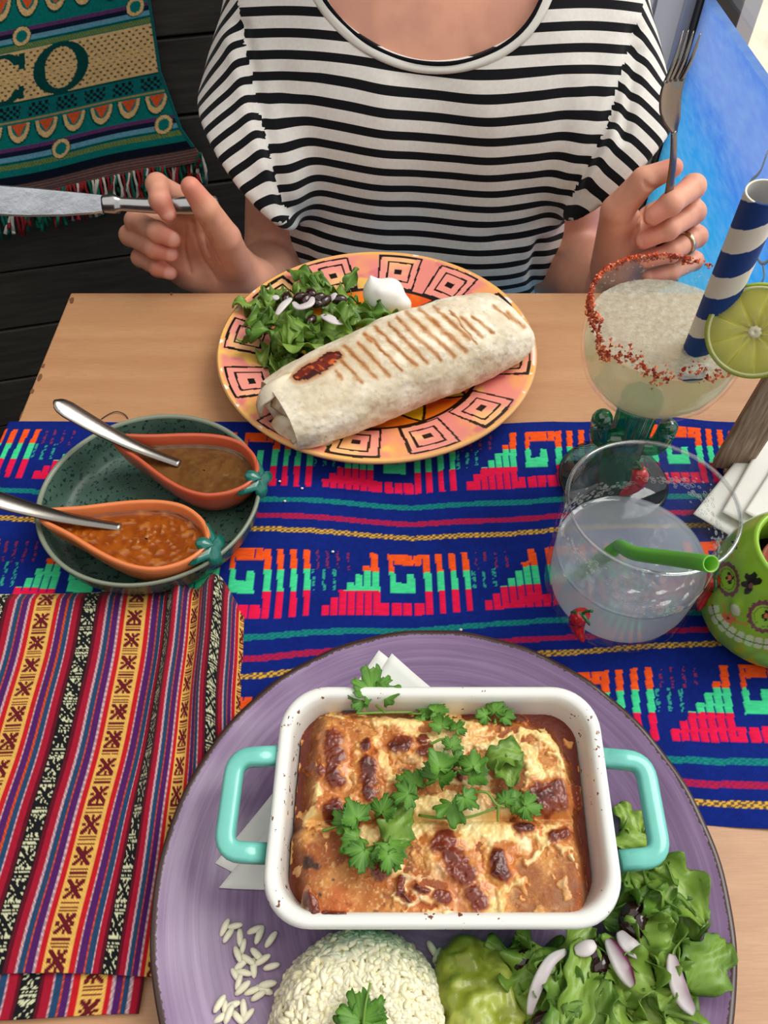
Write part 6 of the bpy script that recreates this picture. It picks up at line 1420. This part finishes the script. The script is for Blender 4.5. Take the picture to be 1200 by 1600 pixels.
# her left hand (fork)
mcp = [Y(1062, 318, .662), Y(1066, 345, .668), Y(1064, 378, .670), Y(1060, 408, .668)]
fi2 = [([mcp[0], Y(1083, 292, .628), Y(1048, 318, .603), Y(1020, 338, .600)], [.0110, .0102, .0096, .0080]),
       ([mcp[1], Y(1084, 332, .630), Y(1044, 358, .607), Y(1006, 375, .604)], [.0110, .0100, .0094, .0080]),
       ([mcp[2], Y(1088, 370, .634), Y(1048, 394, .612), Y(1010, 406, .608)], [.0104, .0096, .0090, .0076]),
       ([mcp[3], Y(1084, 408, .640), Y(1048, 426, .618), Y(1014, 432, .612)], [.0096, .0086, .0080, .0066])]
th2 = ([Y(956, 415, .640), Y(964, 330, .626), Y(1006, 282, .622), Y(1052, 262, .624)], [.0200, .0142, .0112, .0080])
pal2 = [(W_R, Y(1020, 400, .655), .022, .018), (Y(962, 420, .640), Y(974, 345, .634), .0210, .0150), (W_R, Y(1040, 425, .652), .020, .015), (Y(985, 395, .648), Y(1020, 345, .652), .018, .013), (Y(1000, 360, .650), Y(1040, 330, .656), .014, .012)]
cre2 = [([(1012, 312), (1000, 340), (990, 375)], .0012), ([(1006, 284), (1012, 292), (1026, 294)], .0009)]
hand((.15, .55, T - .10), (.34, .735, T + .14), W_R, E_R, mcp, fi2, th2, pal2, cre2)
nails += [(fi2[k][0][3] + (fi2[k][0][3] - fi2[k][0][2]) * .15, .0066) for k in range(4)]
# lower body, seated behind the table, feet on the floor (kept in the same mesh)
lf = Field((XC - .25, .50, -.01), (XC + .25, 1.02, T - .17), .009)
lf.cap((XC - .085, .80, T - .22), (XC + .085, .80, T - .22), .096, k=.03); lf.cap((XC - .075, .83, .47), (XC + .075, .83, .47), .105, k=.05)
for s_ in (-1, 1):
    hip, kn, an_ = np.array([XC + s_ * .085, .83, .47]), np.array([XC + s_ * .11, .66, .45]), np.array([XC + s_ * .10, .74, .075])
    lf.chain([hip, kn, an_], [.085, .062, .042], .03); lf.cap(an_ + [0, 0, -.03], an_ + [0, -.11, -.04], .036, .030, .02)
hands.append(build_head())
Vb, Fb = bf.mesh(); Vb = laplace(Vb, Fb, 2, .5); Vl, Fl = lf.mesh(); Vl = laplace(Vl, Fl, 1)
vs = [Vb] + [h_[0] for h_ in hands] + [Vl]; fs_ = [Fb] + [h_[1] for h_ in hands] + [Fl]; off = np.cumsum([0] + [len(v) for v in vs]); VB = np.concatenate(vs); FB = np.concatenate([f + o for f, o in zip(fs_, off)])
n1 = fbm(VB, 40, 5); c = mix(np.tile(CA(228, 164, 136), (len(VB), 1)), CA(214, 152, 128), sstep(.4, .65, n1)); c = mix(c, CA(196, 120, 98), sstep(.55, .75, fbm(VB, 120, 9)) * .15)
for pts, r in fi + fi2 + [th_, th2]:
    tipd = np.linalg.norm(VB - pts[-1], axis=1); c = mix(c, CA(222, 128, 108), sstep(.022, .006, tipd) * .6)
    for j in pts[1:-1]: c = mix(c, CA(208, 124, 100), sstep(.013, .004, np.linalg.norm(VB - j, axis=1)) * .35)
NB = normals(VB, FB)
for p, r in nails:
    q = np.linalg.norm((VB - p), axis=1); facing = ((np.array([0, 0, T + CAMH]) - p) / np.linalg.norm(np.array([0, 0, T + CAMH]) - p)); m = sstep(r * 1.2, r * .95, q) * (NB @ facing > .60); c = mix(c, CA(240, 176, 158), m * .85)
lowm = VB[:, 2] < T - .20; c[lowm] = CA(52, 62, 88)
R_ = VB - hc
c[((R_[:, 0] / .0195) ** 2 + ((R_[:, 2] + .058) / .0080) ** 2 < 1) & (R_[:, 1] < -.070)] = CA(190, 104, 96)
for s_ in (-1, 1):
    q = np.linalg.norm(R_ - [s_ * .030, -.0690, .009], axis=1) < .0126; q &= (np.abs(R_[:, 2] - .0092) < .0042) & (np.abs(R_[:, 0] - s_ * .0305) < .0105) & (R_[:, 1] < -.072); c[q] = CA(232, 226, 220)
    ir = np.hypot(R_[:, 0] - s_ * .030, R_[:, 2] - .0088); c[q & (ir < .0048)] = CA(74, 92, 96); c[q & (ir < .0022)] = CA(18, 18, 20)
    br_ = polyd(R_[:, 0], R_[:, 2], [(s_ * .014, .0265), (s_ * .030, .0300), (s_ * .047, .0265)])[0]; c[(br_ < .0026) & (R_[:, 1] < -.06)] = CA(104, 74, 54)
skin = mat('skin', rough=.48, attr=True, spec=.4, sss=.12, sssr=(.008, .003, .0015), bump=(420, .10, .0006))
person = mk('person', VB, FB, skin, col=c, origin=(XC, .80, 0))
tag(person, 'seated person in a black and white striped T-shirt holding knife and fork', 'person')
mk('striped_shirt', V, F, ts.m, person, stripe=st)
# neckband, its dark piping and stitching
m_band = mat('neckband', C(226, 222, 214), .9, spec=.1); m_pipe = mat('neck_piping', C(20, 20, 24), .9, spec=.1)
nb_ = nk[1:-1]; nd = np.gradient(nb_, axis=0); nd /= np.linalg.norm(nd, axis=1)[:, None]
outw = np.array([0, -1.0, .35]); outw /= np.linalg.norm(outw); dn = np.cross(nd, np.tile(outw, (len(nb_), 1))); dn[dn[:, 2] > 0] *= -1; dn /= np.linalg.norm(dn, axis=1)[:, None]
mk('neckband', (bandrows + outw * np.array([.0012, .0022, .0024, .0022, .0010])[:, None, None]).reshape(-1, 3), gridF(5, len(okc)), m_band, person, solid=.0012)
mk('neck_piping', *tube(nb_ - dn * .0006 + outw * .0012, .0020, 8), m_pipe, person)
# hair, falling behind the shoulders
hf = Field(hc + [-.12, -.11, -.16], hc + [.12, .15, .14], .006); hf.ell(hc + [0, .026, .030], (.084, .098, .094), .02); hf.cap(hc + [-.05, .07, .0], hc + [-.045, .075, -.12], .05, .03, .03); hf.cap(hc + [.05, .07, .0], hc + [.045, .075, -.12], .05, .03, .03)
hf.cut(lambda P: np.linalg.norm((P - (hc + [0, -.085, -.045])) / [1, 1.0, 1.45], axis=-1) - .072, k=.01)
Vh, Fh = hf.mesh(); mk('hair', laplace(Vh, Fh, 2), Fh, mat('brown_hair', C(92, 62, 44), .5, var=(60, .3, (1, 1, .1))), person)
# wedding ring
r0 = fi2[2][0][1] * .55 + fi2[2][0][2] * .45; ax_ = fi2[2][0][2] - fi2[2][0][1]; ax_ /= np.linalg.norm(ax_); e1 = np.cross(ax_, [0, 0, 1]); e1 /= np.linalg.norm(e1); e2 = np.cross(ax_, e1)
rp = np.stack([r0 + .0101 * (e1 * math.cos(a) + e2 * math.sin(a)) for a in np.linspace(0, 2 * np.pi, 40, endpoint=False)])
mk('ring', *tube(rp, .0014, 10, closed=True, flat=1.6, up=np.tile(ax_, (40, 1))), mat('pale_gold', C(222, 206, 170), .2, metal=1.0), person)

# ================================================================ knife and fork
m_cut = mat('cutlery_steel', C(170, 170, 170), 0.20, metal=1.0, bump=(160, .08, .0006))
kn_ = empty('table_knife', tuple(Y(180, 320, .606)), 'steel table knife held level in the hand at the left', 'knife')
bl = [(186, 309), (172, 306), (164, 305), (100, 298), (50, 293), (0, 289), (-50, 288), (-92, 294), (-112, 306), (-104, 320), (-70, 330), (-20, 336), (40, 339), (100, 338), (150, 334), (166, 331), (178, 327), (188, 324)]
B0 = np.array([Y(x, y, .6065 + .0055 * (319 - y) / 20) for x, y in bl]); nbk = np.array([0, .0006, -.0008]); cen = B0.mean(0); cb = (B0 - cen) * .0; n_b = len(B0)
edge = cen + (B0 - cen) * [.985, .90, .90]
Vk = np.concatenate([B0, edge - nbk, edge + nbk]); Fk = [tuple(range(n_b, 2 * n_b))[::-1], tuple(range(2 * n_b, 3 * n_b))] + [(i, (i + 1) % n_b, (i + 1) % n_b + n_b, i + n_b) for i in range(n_b)] + [((i + 1) % n_b, i, i + 2 * n_b, (i + 1) % n_b + 2 * n_b) for i in range(n_b)]
mk('blade', Vk, Fk, mat('blade_steel', C(214, 220, 228), .28, metal=1.0, bump=(120, .25, .0008), var=(50, .25)), kn_, smooth=False)
hp = smooth_curve([Y(160, 319, .6065), Y(185, 319, .6075), Y(225, 321, .6095), Y(270, 322, .612), Y(315, 321, .615), Y(336, 321, .617), Y(342, 321, .6175)], 50); kk = np.linspace(0, 1, 50)
mk('handle', *tube(hp, np.interp(kk, [0, .10, .16, .3, .5, .8, .95, .99, 1], [.0072, .0082, .0056, .0058, .0066, .0080, .0084, .0072, .004]), 18, flat=.62, up=(0, -.78, .6)), m_cut, kn_)
m_fork = mat('fork_steel', C(118, 114, 110), 0.22, metal=1.0)
fk = empty('fork', tuple(Y(1045, 300, .606)), 'steel fork held upright in the hand at the right', 'fork')
sv = np.array([.80, .52, -.12]); sv /= np.linalg.norm(sv)
hp = smooth_curve([Y(1030, 400, .622), Y(1041, 330, .610), Y(1047, 290, .606), Y(1052, 245, .603), Y(1053, 205, .603)], 30); d0 = hp[-1] - hp[0]; d0 /= np.linalg.norm(d0); fn_ = np.cross(sv, d0); fn_ /= np.linalg.norm(fn_)
mk('handle', *tube(hp, np.interp(np.linspace(0, 1, 30), [0, .5, .85, 1], [.0065, .0052, .0034, .0030]), 14, flat=.42, up=fn_), m_fork, fk)
cl_ = smooth_curve([Y(1053, 207, .603), Y(1048, 190, .600), Y(1044, 165, .598), Y(1046, 140, .598), Y(1051, 122, .600)], 24); kk = np.linspace(0, 1, 24); wd = np.interp(kk, [0, .12, .3, .5, .75, 1], [.0030, .0050, .0090, .0112, .0116, .0112])
G = cl_[:, None] + sv * (np.linspace(-1, 1, 15)[None, :, None] * wd[:, None, None]) + fn_ * (.0022 * (np.linspace(-1, 1, 15) ** 2)[None, :, None] * (wd / .0116)[:, None, None])
mk('head', G.reshape(-1, 3), gridF(24, 15), m_fork, fk, solid=.0016)
tips = [(1068, 46), (1076, 46), (1084, 48), (1095, 51)]
for k in range(4):
    o_ = (-1 + (2 * k + 1) / 4) ; b_ = cl_[-2] + sv * (o_ * .0112) + fn_ * (.0022 * o_ ** 2); tp_ = Y(*tips[k], .612); md = (b_ + tp_) / 2 + np.array([0, -.0035, .001])
    mk('tine', *tube(smooth_curve([b_, md, tp_], 16), np.interp(np.linspace(0, 1, 16), [0, .7, 1], [.0021, .0015, .0006]), 10, flat=.7, up=fn_), m_fork, fk)
